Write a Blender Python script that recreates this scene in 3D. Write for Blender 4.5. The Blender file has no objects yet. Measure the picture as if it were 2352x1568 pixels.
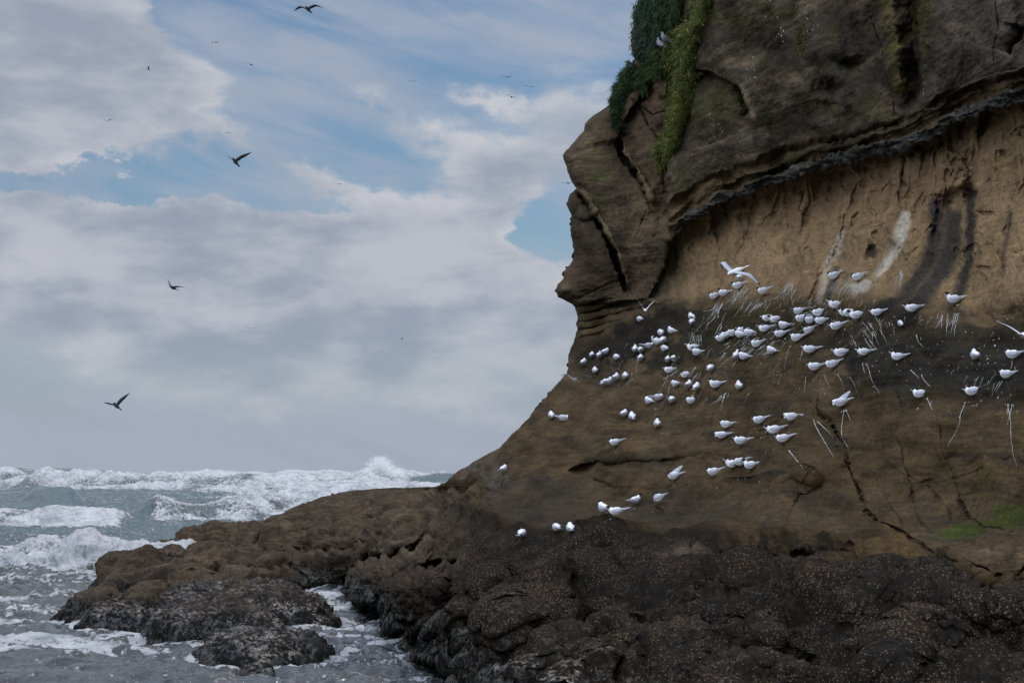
import bpy, math, random
import numpy as np
from mathutils import Matrix, Vector
from mathutils.bvhtree import BVHTree

# ------------------------------------------------------------------ scene, camera, sky, sun
scn = bpy.context.scene
COL = scn.collection
CAM_H = 3.0
FPX = 65.0 / 36.0 * 2352.0           # focal length in photo pixels (photo taken as 2352 x 1568)
PITCH = math.degrees(math.atan((1085.2 - 784) / FPX))
cam_data = bpy.data.cameras.new('camera')
cam_data.lens = 65.0
cam_data.sensor_width = 36.0
cam_data.clip_start = 0.5
cam_data.clip_end = 60000
cam = bpy.data.objects.new('camera', cam_data)
COL.objects.link(cam)
CAM_R = Matrix.Rotation(math.radians(90 + PITCH), 4, 'X') @ Matrix.Rotation(math.radians(0.146), 4, 'Z')
cam.matrix_world = Matrix.Translation((0, 0, CAM_H)) @ CAM_R
scn.camera = cam

SUN_EL, SUN_AZ = 50.0, 22.0          # azimuth measured from +Y (view direction) towards +X
sd = Vector((math.sin(math.radians(SUN_AZ)) * math.cos(math.radians(SUN_EL)),
             math.cos(math.radians(SUN_AZ)) * math.cos(math.radians(SUN_EL)),
             math.sin(math.radians(SUN_EL))))
sun = bpy.data.lights.new('sun', 'SUN')
sun.energy = 1.8
sun.angle = math.radians(0.5)
sun.color = (1.0, 0.93, 0.83)
sun_o = bpy.data.objects.new('sun', sun)
COL.objects.link(sun_o)
sun_o.rotation_euler = sd.to_track_quat('Z', 'Y').to_euler()

scn.view_settings.view_transform = 'Standard'
scn.view_settings.look = 'None'
scn.view_settings.exposure = 0.0
scn.view_settings.gamma = 1.0


class NT:
    """small helper that writes node graphs"""
    def __init__(self, tree):
        self.t = tree
        self.n = tree.nodes
        self.l = tree.links

    def new(self, kind, **kw):
        nd = self.n.new(kind)
        for k, v in kw.items():
            setattr(nd, k, v)
        return nd

    def put(self, sock, v):
        if isinstance(v, bpy.types.NodeSocket):
            self.l.new(v, sock)
        elif v is not None:
            sock.default_value = v

    def m(self, op, a, b=None, c=None, clamp=False):
        nd = self.n.new('ShaderNodeMath')
        nd.operation = op
        nd.use_clamp = clamp
        self.put(nd.inputs[0], a)
        self.put(nd.inputs[1], b)
        self.put(nd.inputs[2], c)
        return nd.outputs[0]

    def mix(self, f, a, b, blend='MIX'):
        nd = self.n.new('ShaderNodeMix')
        nd.data_type = 'RGBA'
        nd.blend_type = blend
        self.put(nd.inputs[0], f)
        self.put(nd.inputs[6], a)
        self.put(nd.inputs[7], b)
        return nd.outputs[2]

    def ramp(self, f, a, b):
        nd = self.n.new('ShaderNodeMapRange')
        nd.interpolation_type = 'SMOOTHSTEP'
        self.put(nd.inputs[0], f)
        nd.inputs[1].default_value = a
        nd.inputs[2].default_value = b
        return nd.outputs[0]

    def noise(self, vec, scale, detail=4, rough=0.55, dist=0.0, dims='3D'):
        nd = self.n.new('ShaderNodeTexNoise')
        nd.noise_dimensions = dims
        if vec is not None:
            self.l.new(vec, nd.inputs['Vector'])
        nd.inputs['Scale'].default_value = scale
        nd.inputs['Detail'].default_value = detail
        nd.inputs['Roughness'].default_value = rough
        nd.inputs['Distortion'].default_value = dist
        return nd.outputs[0]

    def xyz(self, x, y, z):
        nd = self.n.new('ShaderNodeCombineXYZ')
        self.put(nd.inputs[0], x)
        self.put(nd.inputs[1], y)
        self.put(nd.inputs[2], z)
        return nd.outputs[0]


def rgb(r, g, b):
    """sRGB 0-255 to linear"""
    f = lambda c: (c / 255 / 12.92) if c / 255 < 0.04045 else ((c / 255 + 0.055) / 1.055) ** 2.4
    return (f(r), f(g), f(b), 1.0)


def build_world():
    w = bpy.data.worlds.new('World')
    scn.world = w
    w.use_nodes = True
    g = NT(w.node_tree)
    g.n.clear()
    out = g.new('ShaderNodeOutputWorld')
    bg = g.new('ShaderNodeBackground')
    g.l.new(bg.outputs[0], out.inputs[0])
    sky = g.new('ShaderNodeTexSky', sky_type='NISHITA')
    sky.sun_disc = False
    sky.sun_elevation = math.radians(SUN_EL)
    sky.sun_rotation = math.radians(SUN_AZ)
    sky.air_density = 1.0
    sky.dust_density = 0.6
    sky.ozone_density = 1.5
    tc = g.new('ShaderNodeTexCoord')
    sp = g.new('ShaderNodeSeparateXYZ')
    g.l.new(tc.outputs['Generated'], sp.inputs[0])
    x, y, z = sp.outputs
    # azimuth and elevation in units of 1000 "pixels" of 1/4247 rad
    az = g.m('MULTIPLY', g.m('ARCTAN2', x, y), FPX / 1000)
    el = g.m('MULTIPLY', g.m('ARCSINE', z), FPX / 1000)
    # big warps so that the edges of clouds billow
    p = g.xyz(az, el, 0.0)
    ps = g.xyz(g.m('MULTIPLY', az, 0.8), g.m('MULTIPLY', el, 1.7), 1.3)
    w1 = g.noise(ps, 3.2, 7, 0.58, 0.0)
    w2 = g.noise(g.xyz(g.m('MULTIPLY', az, 0.8), g.m('MULTIPLY', el, 1.5), 7.7), 3.6, 7, 0.58, 0.0)
    az2 = g.m('ADD', az, g.m('MULTIPLY', g.m('SUBTRACT', w1, 0.5), 0.34))
    el2 = g.m('ADD', el, g.m('MULTIPLY', g.m('SUBTRACT', w2, 0.5), 0.22))

    w3 = g.noise(ps, 14.0, 5, 0.6)
    w4 = g.noise(g.xyz(az, el, 12.7), 15.0, 5, 0.6)
    az2 = g.m('ADD', az2, g.m('MULTIPLY', g.m('SUBTRACT', w3, 0.5), 0.10))
    el2 = g.m('ADD', el2, g.m('MULTIPLY', g.m('SUBTRACT', w4, 0.5), 0.09))

    # cloud blobs: photo x, y, half sizes, tilt (deg), weight
    def blob(cx, cy, rx, ry, rot, wt):
        a0, e0 = (cx - 1176) / 1000, (1085 - cy) / 1000
        dx = g.m('SUBTRACT', az2, a0)
        dy = g.m('SUBTRACT', el2, e0)
        c, s = math.cos(math.radians(rot)), math.sin(math.radians(rot))
        a = g.m('ADD', g.m('MULTIPLY', dx, c / rx * 1000), g.m('MULTIPLY', dy, s / rx * 1000))
        b = g.m('ADD', g.m('MULTIPLY', dx, -s / ry * 1000), g.m('MULTIPLY', dy, c / ry * 1000))
        q = g.m('ADD', g.m('MULTIPLY', a, a), g.m('MULTIPLY', b, b))
        return g.m('MULTIPLY', g.m('EXPONENT', g.m('MULTIPLY', q, -1.0)), wt)

    blobs = [
        (60, 120, 290, 330, 0, 1.5), (330, 180, 120, 110, 0, 0.9), (130, 300, 380, 90, 0, 0.85),
        (640, 370, 420, 30, -22, 0.42), (180, 525, 520, 50, 0, 0.85), (300, 620, 600, 170, 0, 1.1), (950, 600, 300, 180, 20, 1.3), (1120, 420, 90, 60, 40, .45),
        (1120, 480, 110, 90, 0, 0.7), (800, 780, 700, 160, 0, 1.1), (1250, 800, 300, 150, 0, 0.9),
        (1330, 290, 230, 100, 0, 0.50), (880, 225, 170, 22, 4, 0.4), (1180, 240, 120, 20, -8, 0.4),
        (400, 950, 900, 60, 0, 0.15), (1300, 130, 160, 60, 0, 0.35), (1000, 60, 400, 30, 6, 0.3), (700, 180, 330, 60, -20, 0.28),
        (1000, 330, 260, 40, -15, 0.30),
        (400, 432, 300, 30, -7, -0.95), (120, 422, 300, 22, -2, -0.95), (700, 300, 260, 70, 10, -0.35), (620, 100, 200, 60, -20, -.3), (580, 470, 120, 30, 0, -0.5),
        (1250, 535, 100, 85, 0, -1.1), (420, 50, 110, 90, -30, -0.7), (470, 680, 90, 25, 5, -0.5), (650, 600, 100, 15, 0, -0.3),
        (930, 400, 70, 40, 0, -0.25), (850, 290, 200, 25, -20, -0.25),
    ]
    dens = None
    for b in blobs:
        v = blob(*b)
        dens = v if dens is None else g.m('ADD', dens, v)
    # cirrus streaks drawn out sideways, dropping to the right
    rot = g.xyz(g.m('ADD', g.m('MULTIPLY', az, 0.95), g.m('MULTIPLY', el, -0.30)),
                g.m('ADD', g.m('MULTIPLY', az, 1.15), g.m('MULTIPLY', el, 4.2)), 3.1)
    cir = g.noise(rot, 2.3, 6, 0.52, 0.35)
    cirm = g.m('MULTIPLY', g.ramp(cir, 0.34, 0.70), 0.78)
    puff = g.noise(ps, 5.5, 8, 0.6, 0.2)
    # everywhere outside the photographed part of the sky: broken cloud
    far = g.ramp(g.m('MAXIMUM', g.m('SUBTRACT', el, 1.15), g.m('SUBTRACT', g.m('ABSOLUTE', az), 1.3)), 0.0, 0.5)
    dens = g.m('ADD', dens, g.m('MULTIPLY', far, 0.62))
    dens = g.m('ADD', dens, g.m('MULTIPLY', g.m('SUBTRACT', puff, 0.5), 1.0))
    cov = g.ramp(dens, 0.24, 0.74)
    thin = g.m('MULTIPLY', cirm, g.m('SUBTRACT', 1.0, cov))
    # cloud shade: brighter rims, greyer and bluer undersides, driven by height above the local density
    sh = g.noise(g.xyz(g.m('MULTIPLY', az, 0.9), g.m('MULTIPLY', el, 2.2), 4.0), 3.4, 7, 0.55, 0.12)
    core = g.ramp(dens, 0.5, 1.5)
    shade = g.m('ADD', g.m('MULTIPLY', g.ramp(sh, 0.34, 0.64), 0.72), g.m('MULTIPLY', core, 0.28), clamp=True)
    lit = rgb(197, 199, 206)
    drk = rgb(149, 159, 177)
    ccol = g.mix(shade, lit, drk)
    # gain added to the unseen upper sky, stronger towards the sun, to light birds
    sdn = g.new('ShaderNodeVectorMath', operation='DOT_PRODUCT')
    g.l.new(tc.outputs['Generated'], sdn.inputs[0])
    sdn.inputs[1].default_value = sd
    glow = g.m('MULTIPLY', g.m('POWER', g.m('MAXIMUM', sdn.outputs['Value'], 0.0), 5.0), 1.0)
    up = g.ramp(z, 0.27, 0.62)
    # the Nishita sky behind the clouds, scaled for exposure 0
    blue = g.mix(1.0, sky.outputs[0], (SKY_K * 0.80, SKY_K * 0.97, SKY_K * 1.08, 1), 'MULTIPLY')
    # aerial haze towards the horizon belongs to the sky
    low = g.ramp(el, 0.40, 0.05)
    base = g.mix(g.m('MULTIPLY', low, 0.90), blue, rgb(160, 169, 188))
    base = g.mix(thin, base, rgb(168, 176, 192))
    col = g.mix(g.m('MULTIPLY', cov, g.m('SUBTRACT', 1.0, g.m('MULTIPLY', low, 0.55))), base, ccol)
    gain = g.m('ADD', 1.0, g.m('MULTIPLY', up, g.m('ADD', UPGAIN, glow)))
    nd = g.new('ShaderNodeVectorMath', operation='SCALE')
    g.l.new(col, nd.inputs[0])
    g.l.new(gain, nd.inputs['Scale'])
    # fill gain added to the unseen sky behind the camera, for birds and cliff
    back = g.m('ADD', 1.0, g.m('MULTIPLY', g.m('MULTIPLY', g.ramp(y, 0.25, -0.45), g.ramp(z, -0.01, 0.12)), 1.9))
    nd2 = g.new('ShaderNodeVectorMath', operation='SCALE')
    g.l.new(nd.outputs[0], nd2.inputs[0])
    g.l.new(back, nd2.inputs['Scale'])
    nd = nd2
    # below the horizon: dark sea colour
    below = g.ramp(z, -0.004, -0.03)
    fin = g.mix(below, nd.outputs[0], rgb(70, 82, 90))
    g.l.new(fin, bg.inputs[0])
    bg.inputs[1].default_value = 1.0
    w.cycles.sampling_method = 'MANUAL'
    w.cycles.sample_map_resolution = 512


SKY_K = 0.055
UPGAIN = 1.0
build_world()

# ------------------------------------------------------------------ helpers
MATS = {}


def tag(o, label=None, cat=None, group=None, kind=None):
    if label:
        o['label'] = label
    if cat:
        o['category'] = cat
    if group:
        o['group'] = group
    if kind:
        o['kind'] = kind
    return o


def link(name, mesh, parent=None):
    o = bpy.data.objects.new(name, mesh)
    COL.objects.link(o)
    if parent is not None:
        o.parent = parent
    return o


def np_mesh(name, co, faces, mat=None, smooth=True):
    """co (n,3), faces (m,4) or (m,3) int arrays"""
    me = bpy.data.meshes.new(name)
    co = np.ascontiguousarray(co, dtype=np.float32)
    faces = np.ascontiguousarray(faces, dtype=np.int32)
    k = faces.shape[1]
    me.vertices.add(len(co))
    me.vertices.foreach_set('co', co.ravel())
    me.loops.add(faces.size)
    me.loops.foreach_set('vertex_index', faces.ravel())
    me.polygons.add(len(faces))
    me.polygons.foreach_set('loop_start', np.arange(0, faces.size, k, dtype=np.int32))
    me.polygons.foreach_set('loop_total', np.full(len(faces), k, dtype=np.int32))
    if smooth:
        me.polygons.foreach_set('use_smooth', np.ones(len(faces), dtype=bool))
    me.update(calc_edges=True)
    if mat:
        me.materials.append(mat)
    return me


def set_attr(me, name, arr):
    a = me.attributes.new(name, 'FLOAT', 'POINT')
    a.data.foreach_set('value', np.ascontiguousarray(arr, dtype=np.float32).ravel())


def set_col(me, name, arr):
    a = me.attributes.new(name, 'FLOAT_COLOR', 'POINT')
    c = np.ones((len(me.vertices), 4), dtype=np.float32)
    c[:, :3] = arr.reshape(-1, 3)
    a.data.foreach_set('color', c.ravel())


def grid_faces(nr, nc, off=0):
    i = np.arange(nr * nc, dtype=np.int64).reshape(nr, nc) + off
    return np.stack([i[:-1, :-1], i[1:, :-1], i[1:, 1:], i[:-1, 1:]], -1).reshape(-1, 4)


_rng = np.random.RandomState(11)
_P = np.concatenate([_rng.permutation(256)] * 3).astype(np.int32)
_G = _rng.normal(size=(256, 3)).astype(np.float32)
_G /= np.linalg.norm(_G, axis=1)[:, None]


_P2 = _P[:512]
_GX, _GY, _GZ = [np.ascontiguousarray(_G[_P2 & 255, k]) for k in range(3)]


def perlin(x, y, z=0.0):
    shp = np.shape(x)
    if np.size(x) > 120000:          # work in cache-sized pieces
        xf, yf = np.asarray(x, dtype=np.float32).ravel(), np.asarray(y, dtype=np.float32).ravel()
        zf = z if np.isscalar(z) else np.asarray(z, dtype=np.float32).ravel()
        out = np.empty(xf.size, dtype=np.float32)
        for i in range(0, xf.size, 32768):
            j = i + 32768
            out[i:j] = perlin(xf[i:j], yf[i:j], zf if np.isscalar(zf) else zf[i:j])
        return out.reshape(shp)
    x = np.asarray(x, dtype=np.float32)
    y = np.asarray(y, dtype=np.float32)
    z = np.full_like(x, z) if np.isscalar(z) else np.asarray(z, dtype=np.float32)
    xi, yi, zi = np.floor(x), np.floor(y), np.floor(z)
    fx, fy, fz = x - xi, y - yi, z - zi
    xi = xi.astype(np.int32) & 255
    yi = yi.astype(np.int32) & 255
    zi = zi.astype(np.int32) & 255
    u = fx * fx * fx * (fx * (fx * 6 - 15) + 10)
    v = fy * fy * fy * (fy * (fy * 6 - 15) + 10)
    w = fz * fz * fz * (fz * (fz * 6 - 15) + 10)
    fx1, fy1, fz1 = fx - 1, fy - 1, fz - 1
    r = []
    for gx, px in ((fx, _P2[xi]), (fx1, _P2[xi + 1])):
        c = []
        for gy, k in ((fy, px + yi), (fy1, px + yi + 1)):
            k = _P2[k] + zi
            a = _GX[k] * gx + _GY[k] * gy + _GZ[k] * fz
            k = k + 1
            b = _GX[k] * gx + _GY[k] * gy + _GZ[k] * fz1
            c.append(a + w * (b - a))
        r.append(c[0] + v * (c[1] - c[0]))
    return (r[0] + u * (r[1] - r[0])) * 1.5


def fbm(x, y, z=0.0, octaves=4, gain=0.5, lac=2.03, kind='n'):
    a, s, r = 1.0, 1.0, 0
    for o in range(octaves):
        n = perlin(x * s + 17.3 * o, y * s + 5.1 * o, (z * s + 3.7 * o))
        if kind == 'b':      # billow
            n = np.abs(n) * 2 - 0.4
        elif kind == 'r':    # ridged
            n = 0.5 - np.abs(n) * 2
        r = r + a * n
        a *= gain
        s *= lac
    return r


def sst(x, a, b):
    t = np.clip((x - a) / (b - a), 0, 1)
    return t * t * (3 - 2 * t)


def pline(U, V, pts):
    """distance, signed side (+ = right of travel, i.e. below for a line going right), and position 0..1 along"""
    pts = np.array(pts, dtype=np.float32)
    seg = np.diff(pts, axis=0)
    L = np.hypot(seg[:, 0], seg[:, 1])
    tot = L.sum()
    best = np.full(U.shape, 1e9, dtype=np.float32)
    side = np.zeros(U.shape, dtype=np.float32)
    par = np.zeros(U.shape, dtype=np.float32)
    acc = 0.0
    for i in range(len(seg)):
        dx, dy = seg[i] / L[i]
        rx, ry = U - pts[i, 0], V - pts[i, 1]
        t = np.clip(rx * dx + ry * dy, 0, L[i])
        ex, ey = rx - t * dx, ry - t * dy
        d = np.hypot(ex, ey)
        k = d < best
        best = np.where(k, d, best)
        side = np.where(k, np.sign(dx * ry - dy * rx), side)
        par = np.where(k, (acc + t) / tot, par)
        acc += L[i]
    return best, best * side, par


def pix_dir(U, V):
    """world-space vector for depth 1 along the view axis"""
    R = np.array(CAM_R.to_3x3(), dtype=np.float64)
    l = np.stack([(U - 1176) / FPX, -(V - 784) / FPX, -np.ones_like(U)], -1)
    return l @ R.T


def pix(U, V, D):
    U = np.asarray(U, dtype=np.float64)
    V = np.asarray(V, dtype=np.float64)
    return np.array([0, 0, CAM_H]) + pix_dir(U, V) * np.asarray(D)[..., None]


def water_depth(U, V, z=0.0):
    d = pix_dir(np.asarray(U, dtype=np.float64), np.asarray(V, dtype=np.float64))
    dz = np.minimum(d[..., 2], -1e-4)
    return (z - CAM_H) / dz
# ------------------------------------------------------------------ sea


TERN_SCALE = 0.94
# rocks standing in the surf: name, label, domes (photo u, base v, half width px, top v, half depth m), seed, wetness, colour
ROCKS = [
    ('sea_rock', 'long brown ridge of rock behind the rounded boulders in the surf', [(515, 1300, 125, 1203, 1.9), (425, 1300, 90, 1238, 1.6), (590, 1310, 80, 1203, 2.4), (395, 1310, 60, 1262, 1.4), (640, 1320, 55, 1240, 1.6)], 3.1, .10, (.110, .080, .055), .12),
    ('sea_rock', 'round dark brown boulder at the left end of the ridge', [(316, 1384, 92, 1265, 1.5), (285, 1386, 66, 1292, 1.1), (360, 1388, 60, 1300, 1.2)], 7.1, .05, (.090, .066, .046), .09),
    ('sea_rock', 'broad brown boulder in the middle with lumpy shoulders', [(515, 1384, 138, 1254, 1.9), (435, 1392, 80, 1288, 1.3), (600, 1380, 66, 1275, 1.4), (470, 1398, 80, 1322, 1.1), (560, 1394, 80, 1305, 1.2)], 9.4, .05, (.125, .092, .064), .11),
    ('sea_rock', 'low brown rock with two humps reaching furthest left', [(238, 1438, 74, 1346, 1.2), (345, 1442, 86, 1350, 1.3), (190, 1434, 50, 1396, 1.0), (290, 1450, 110, 1392, 1.0), (165, 1428, 30, 1415, .6)], 13.2, .10, (.105, .080, .056), .10),
    ('sea_rock', 'flat wet black rock with shiny pools in front of the boulders', [(600, 1446, 160, 1350, 2.2), (470, 1480, 140, 1384, 1.5), (420, 1446, 90, 1364, 1.3), (690, 1444, 84, 1378, 1.3), (560, 1484, 110, 1404, 1.1), (500, 1410, 120, 1340, 1.4)], 17.7, .75, (.050, .044, .040), .10),
    ('sea_rock', 'smooth wet dark slab nearest the water at the bottom', [(590, 1530, 135, 1446, 1.3), (690, 1522, 92, 1462, 1.1), (520, 1520, 70, 1480, .9)], 21.3, .60, (.070, .064, .060), .06),
    ('sea_rock', 'small black rock awash in front of the smooth slab', [(596, 1552, 50, 1526, .45)], 25.9, .85, (.040, .038, .036), .05),
]


def mat_water():
    m = bpy.data.materials.new('sea_water')
    m.use_nodes = True
    g = NT(m.node_tree)
    b = g.n['Principled BSDF']
    geo = g.new('ShaderNodeNewGeometry')
    pos = geo.outputs['Position']
    at = g.new('ShaderNodeAttribute', attribute_name='foam')
    gr = g.new('ShaderNodeAttribute', attribute_name='green')
    foam = at.outputs['Fac']
    st = g.new('ShaderNodeMapping')
    g.l.new(pos, st.inputs[0])
    st.inputs['Scale'].default_value = (1.0, 0.42, 1.0)
    n1 = g.noise(st.outputs[0], 7.5, 8, 0.68, 0.9)
    nb = g.noise(pos, 0.55, 8, 0.70, 0.6)
    nc = g.noise(pos, 1.6, 8, 0.66, 0.3)
    f = g.ramp(g.m('ADD', foam, g.m('MULTIPLY', g.m('SUBTRACT', n1, 0.5), 1.9)), 0.40, 0.62)
    f = g.m('MAXIMUM', f, g.m('MULTIPLY', g.ramp(foam, 0.80, 0.98), 0.93))
    wcol = g.mix(gr.outputs['Fac'], (0.024, 0.028, 0.031, 1), (0.014, 0.048, 0.047, 1))
    fcol = g.mix(g.noise(pos, 2.5, 5, 0.6), (0.29, 0.305, 0.33, 1), (0.49, 0.50, 0.52, 1))
    fcol = g.mix(g.m('MULTIPLY', g.ramp(g.m('ADD', g.m('MULTIPLY', nb, .5), g.m('MULTIPLY', nc, .5)), 0.60, 0.36), 0.75), fcol, (0.085, 0.110, 0.125, 1))
    g.l.new(g.mix(f, wcol, fcol), b.inputs['Base Color'])
    rgh = g.m('ADD', 0.05, g.m('MULTIPLY', f, 0.75))
    g.l.new(rgh, b.inputs['Roughness'])
    b.inputs['IOR'].default_value = 1.33
    b.inputs['Subsurface Weight'].default_value = 0.0
    # ripples finer than the mesh
    bp = g.new('ShaderNodeBump')
    n2 = g.noise(st.outputs[0], 9.0, 6, 0.62, 0.5)
    hh = g.m('ADD', n2, g.m('MULTIPLY', f, 0.25))
    hh = g.m('ADD', hh, g.m('MULTIPLY', g.m('MULTIPLY', f, nc), 6.0))
    g.l.new(hh, bp.inputs['Height'])
    bp.inputs['Strength'].default_value = 0.9
    bp.inputs['Distance'].default_value = 0.05
    g.l.new(bp.outputs[0], b.inputs['Normal'])
    return m


def az_win(az, a0, a1, soft):
    return sst(az, a0 - soft, a0 + soft) * (1 - sst(az, a1 - soft, a1 + soft))


def u2az(u):
    return (u - 1176) / FPX


def sea_height(X, Y):
    """height, foam and green-glass amount of the sea at world x, y"""
    d = np.hypot(X, Y)
    az = X / np.maximum(Y, 1)
    swell = 0.30 * fbm(X / 34, Y / 15, 0.3, 3) * sst(d, 45, 110)
    big = 0.75 * np.abs(fbm(X / 70, Y / 26, 1.7, 3)) * sst(d, 110, 200)
    chop = 0.23 * fbm(X / 1.6 + 0.7 * perlin(X / 6, Y / 6, 5.0), Y / 0.85, 2.2, 5, 0.56)
    chop = chop * (1 - 0.2 * sst(d, 60, 300)) + 0.06 * fbm(X / 4.2, Y / 1.8, 4.1, 3)
    lo = 1 - sst(Y, 30, 46)
    chop = chop * (1 - 0.25 * lo)
    h = swell + big + chop
    # laced foam left behind by broken waves
    ln = fbm(X / 2.1 + 1.1 * perlin(X / 3, Y / 2.0, 8.0), Y / 1.35, 6.0, 5, 0.6)
    lace = 0.52 - np.abs(ln) * 1.5
    big_l = fbm(X / 9, Y / 6, 9.0, 3)
    foam = np.clip(lace * 0.80 + 0.25 + big_l * 0.65, -0.3, 0.80)
    foam *= (0.65 + 0.40 * sst(d, 22, 34)) * (1 - 0.35 * sst(d, 62, 76))
    inlet = sst(az, u2az(700), u2az(760)) * (1 - sst(Y, 30, 40))
    foam = foam + 0.08 * inlet
    green = sst(d, 62, 90) * 0.8
    far_f = sst(d, 90, 130)
    foam += far_f * (-0.06 + 0.22 * fbm(X / 40, Y / 20, 12.0, 3))
    foam *= 1 - 0.7 * sst(d, 600, 1400)

    # breakers: (distance of the crest foot, height, u from, u to, soft px, front width, back width, tilt, wobble)
    br = [
        (59.5, 0.95, -300, 520, 60, 2.2, 4.5, 0.02, 1.6, 1.0),
        (121, 1.5, 330, 600, 50, 3.2, 9.0, 0.05, 2.0, 1.0),
        (126, 1.75, 520, 1100, 60, 4.5, 9.0, 0.03, 4.0, 1.0),
        (112, 0.85, -500, 300, 90, 5.0, 12, 0.03, 3.0, 0.85),
        (190, 1.7, 600, 1500, 80, 10, 20, 0.05, 6.0, 0.6),
        (172, 1.7, 60, 190, 30, 8, 12, 0.02, 2.0, 0.05),
        (262, 3.15, 60, 600, 60, 16, 24, 0.04, 8.0, 1.0),
        (300, 3.0, 700, 1500, 90, 16, 26, 0.02, 8.0, 0.85),
        (300, 3.4, -600, 90, 30, 18, 24, 0.03, 8.0, 1.0),
        (262, 2.4, 560, 900, 60, 14, 20, 0.03, 8.0, 0.9),
        (420, 3.4, 380, 1500, 120, 22, 34, 0.02, 10., 0.5),
        (430, 3.2, -600, 330, 90, 22, 34, 0.02, 10., 0.25),
    ]
    lump = np.zeros_like(h)
    for i, (yk, hh, u0, u1, soft, wf, wb, tilt, wob, brk) in enumerate(br):
        e = az_win(az, u2az(u0), u2az(u1), soft / FPX)
        e = np.clip(e * (0.85 + 0.50 * perlin(X / (yk * 0.05), 0.0 * Y + i * 3.3, 2.0) + .35 * perlin(X / (yk * 0.018), 0.0 * Y + i * 3.3, 2.0)), 0, 1.15)
        yc = yk + tilt * X + wob * perlin(X / (yk * 0.075), 0.0 * Y + i * 7.7, 4.0) + 0.25 * wob * perlin(X / (yk * 0.02), 0.0 * Y + i, 9.0)
        s = Y - yc
        prof = np.where(s < 0, np.exp(-(s / wf) ** 2), np.exp(-(s / wb) ** 2))
        if brk > 0.3:
            prof = np.where(s < 0, sst(s, -wf * 1.35, -wf * 0.12), np.exp(-(s / wb) ** 2))
        m = prof * e
        h = h * (1 - 0.5 * m) + hh * m
        fm = e * sst(s, -wf * 1.7, -wf * 1.0) * (1 - sst(s, wb * 0.15, wb * 0.9))
        if brk > 0.3:
            bill = 0
            lump = np.maximum(lump, hh * fm * brk)
            patch = sst(perlin(X / (hh * 7), Y / (hh * 10), 3.0 + i), -0.95 + 0.6 * (1 - brk), -0.35 + 0.6 * (1 - brk))
            foam = np.maximum(foam, fm * patch * (0.75 + 0.35 * bill + 0.2))
        else:
            cap = e * sst(prof, 0.78, 0.98) * brk * 3
            foam = foam * (1 - 0.75 * m) + 0.9 * cap * sst(perlin(X / 9, Y / 6, 1.0), -0.3, 0.2)
        green = np.maximum(green, e * prof)
    # white water washing round the feet of the rocks
    for r in ROCKS:
        for (u, vb, hw, vt, ry) in r[2]:
            Dn = float(water_depth(np.array(float(u)), np.array(float(vb))))
            cx, cy, rx = (u - 1176) / FPX * (Dn + ry), Dn + ry, hw * (Dn + ry) / FPX
            q = np.sqrt(((X - cx) / rx) ** 2 + ((Y - cy) / ry) ** 2)
            foam += 0.28 * np.exp(-((q - 1.05) / .16) ** 2)
    # dark hollow face at the left end of the second breaker
    hol = np.exp(-((az - u2az(300)) * FPX / 60) ** 2) * np.exp(-((Y - 119) / 3.5) ** 2)
    foam -= 1.2 * hol
    return h, foam, np.clip(green, 0, 1), lump


def build_sea():
    ys = [17.0]
    while ys[-1] < 460:
        ys.append(ys[-1] * (1 + 0.0031 if ys[-1] < 330 else 1 + 0.008))
    while ys[-1] < 30000:
        ys.append(ys[-1] * 1.06)
    ys = np.array(ys)
    ta = np.concatenate([np.linspace(-0.75, -0.31, 60)[:-1], np.linspace(-0.31, 0.02, 860), np.linspace(0.02, 0.75, 90)[1:]])
    Y, T = np.meshgrid(ys, ta, indexing='ij')
    X = Y * T
    H, F, G, L = sea_height(X, Y)
    fade = 1 - sst(Y, 480, 2500)
    H = H * fade
    R = np.hypot(X, Y)
    P = np.stack([X, Y, H], -1)
    k = L[:, 0] * 0
    act = L > 0.02
    rows = np.where(act.any(1))[0]
    r0, r1 = rows.min() - 2, rows.max() + 3
    Q = P[r0:r1]
    n = np.cross(np.gradient(Q, axis=1), np.gradient(Q, axis=0))
    n /= np.linalg.norm(n, axis=2)[..., None] + 1e-9
    Ls = L[r0:r1]
    a = Ls > 0.02
    x, y, z, l = Q[..., 0][a], Q[..., 1][a], Q[..., 2][a], Ls[a]
    sc = np.where(y > 220, 2.4, np.where(y > 90, 1.3, 0.7))
    b1 = fbm(x / sc, y / sc, z / sc, 6, 0.56, 2.05, 'b')
    b2 = perlin(x / (sc * 3.5), y / (sc * 3.5), z / sc * .5)
    Q[a] += n[a] * (l * (0.13 * b1 + 0.26 * b2))[:, None]
    F[r0:r1][a] += 0.22 * b1 + 0.35 * b2
    co = P.reshape(-1, 3)
    me = np_mesh('sea', co, grid_faces(len(ys), len(ta))[:, ::-1], MATS['water'])
    set_attr(me, 'foam', F)
    set_attr(me, 'green', G)
    tag(link('sea', me), kind='structure')
    # sea bed below, so nothing shines through from underneath
    return me


MATS['water'] = mat_water()
build_sea()


def mat_plain(name, col, rough=0.7, noise_amt=0.0, nscale=20.0, spec=0.3, sss=0.0):
    m = bpy.data.materials.new(name)
    m.use_nodes = True
    g = NT(m.node_tree)
    b = g.n['Principled BSDF']
    c = (*col, 1.0)
    if noise_amt:
        tc = g.new('ShaderNodeTexCoord')
        n = g.noise(tc.outputs['Object'], nscale, 4, 0.6)
        d = tuple(max(0, v * (1 - noise_amt)) for v in col) + (1.0,)
        e = tuple(min(1, v * (1 + noise_amt)) for v in col) + (1.0,)
        g.l.new(g.mix(n, d, e), b.inputs['Base Color'])
    else:
        b.inputs['Base Color'].default_value = c
    b.inputs['Roughness'].default_value = rough
    b.inputs['Specular IOR Level'].default_value = spec
    return m


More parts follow.
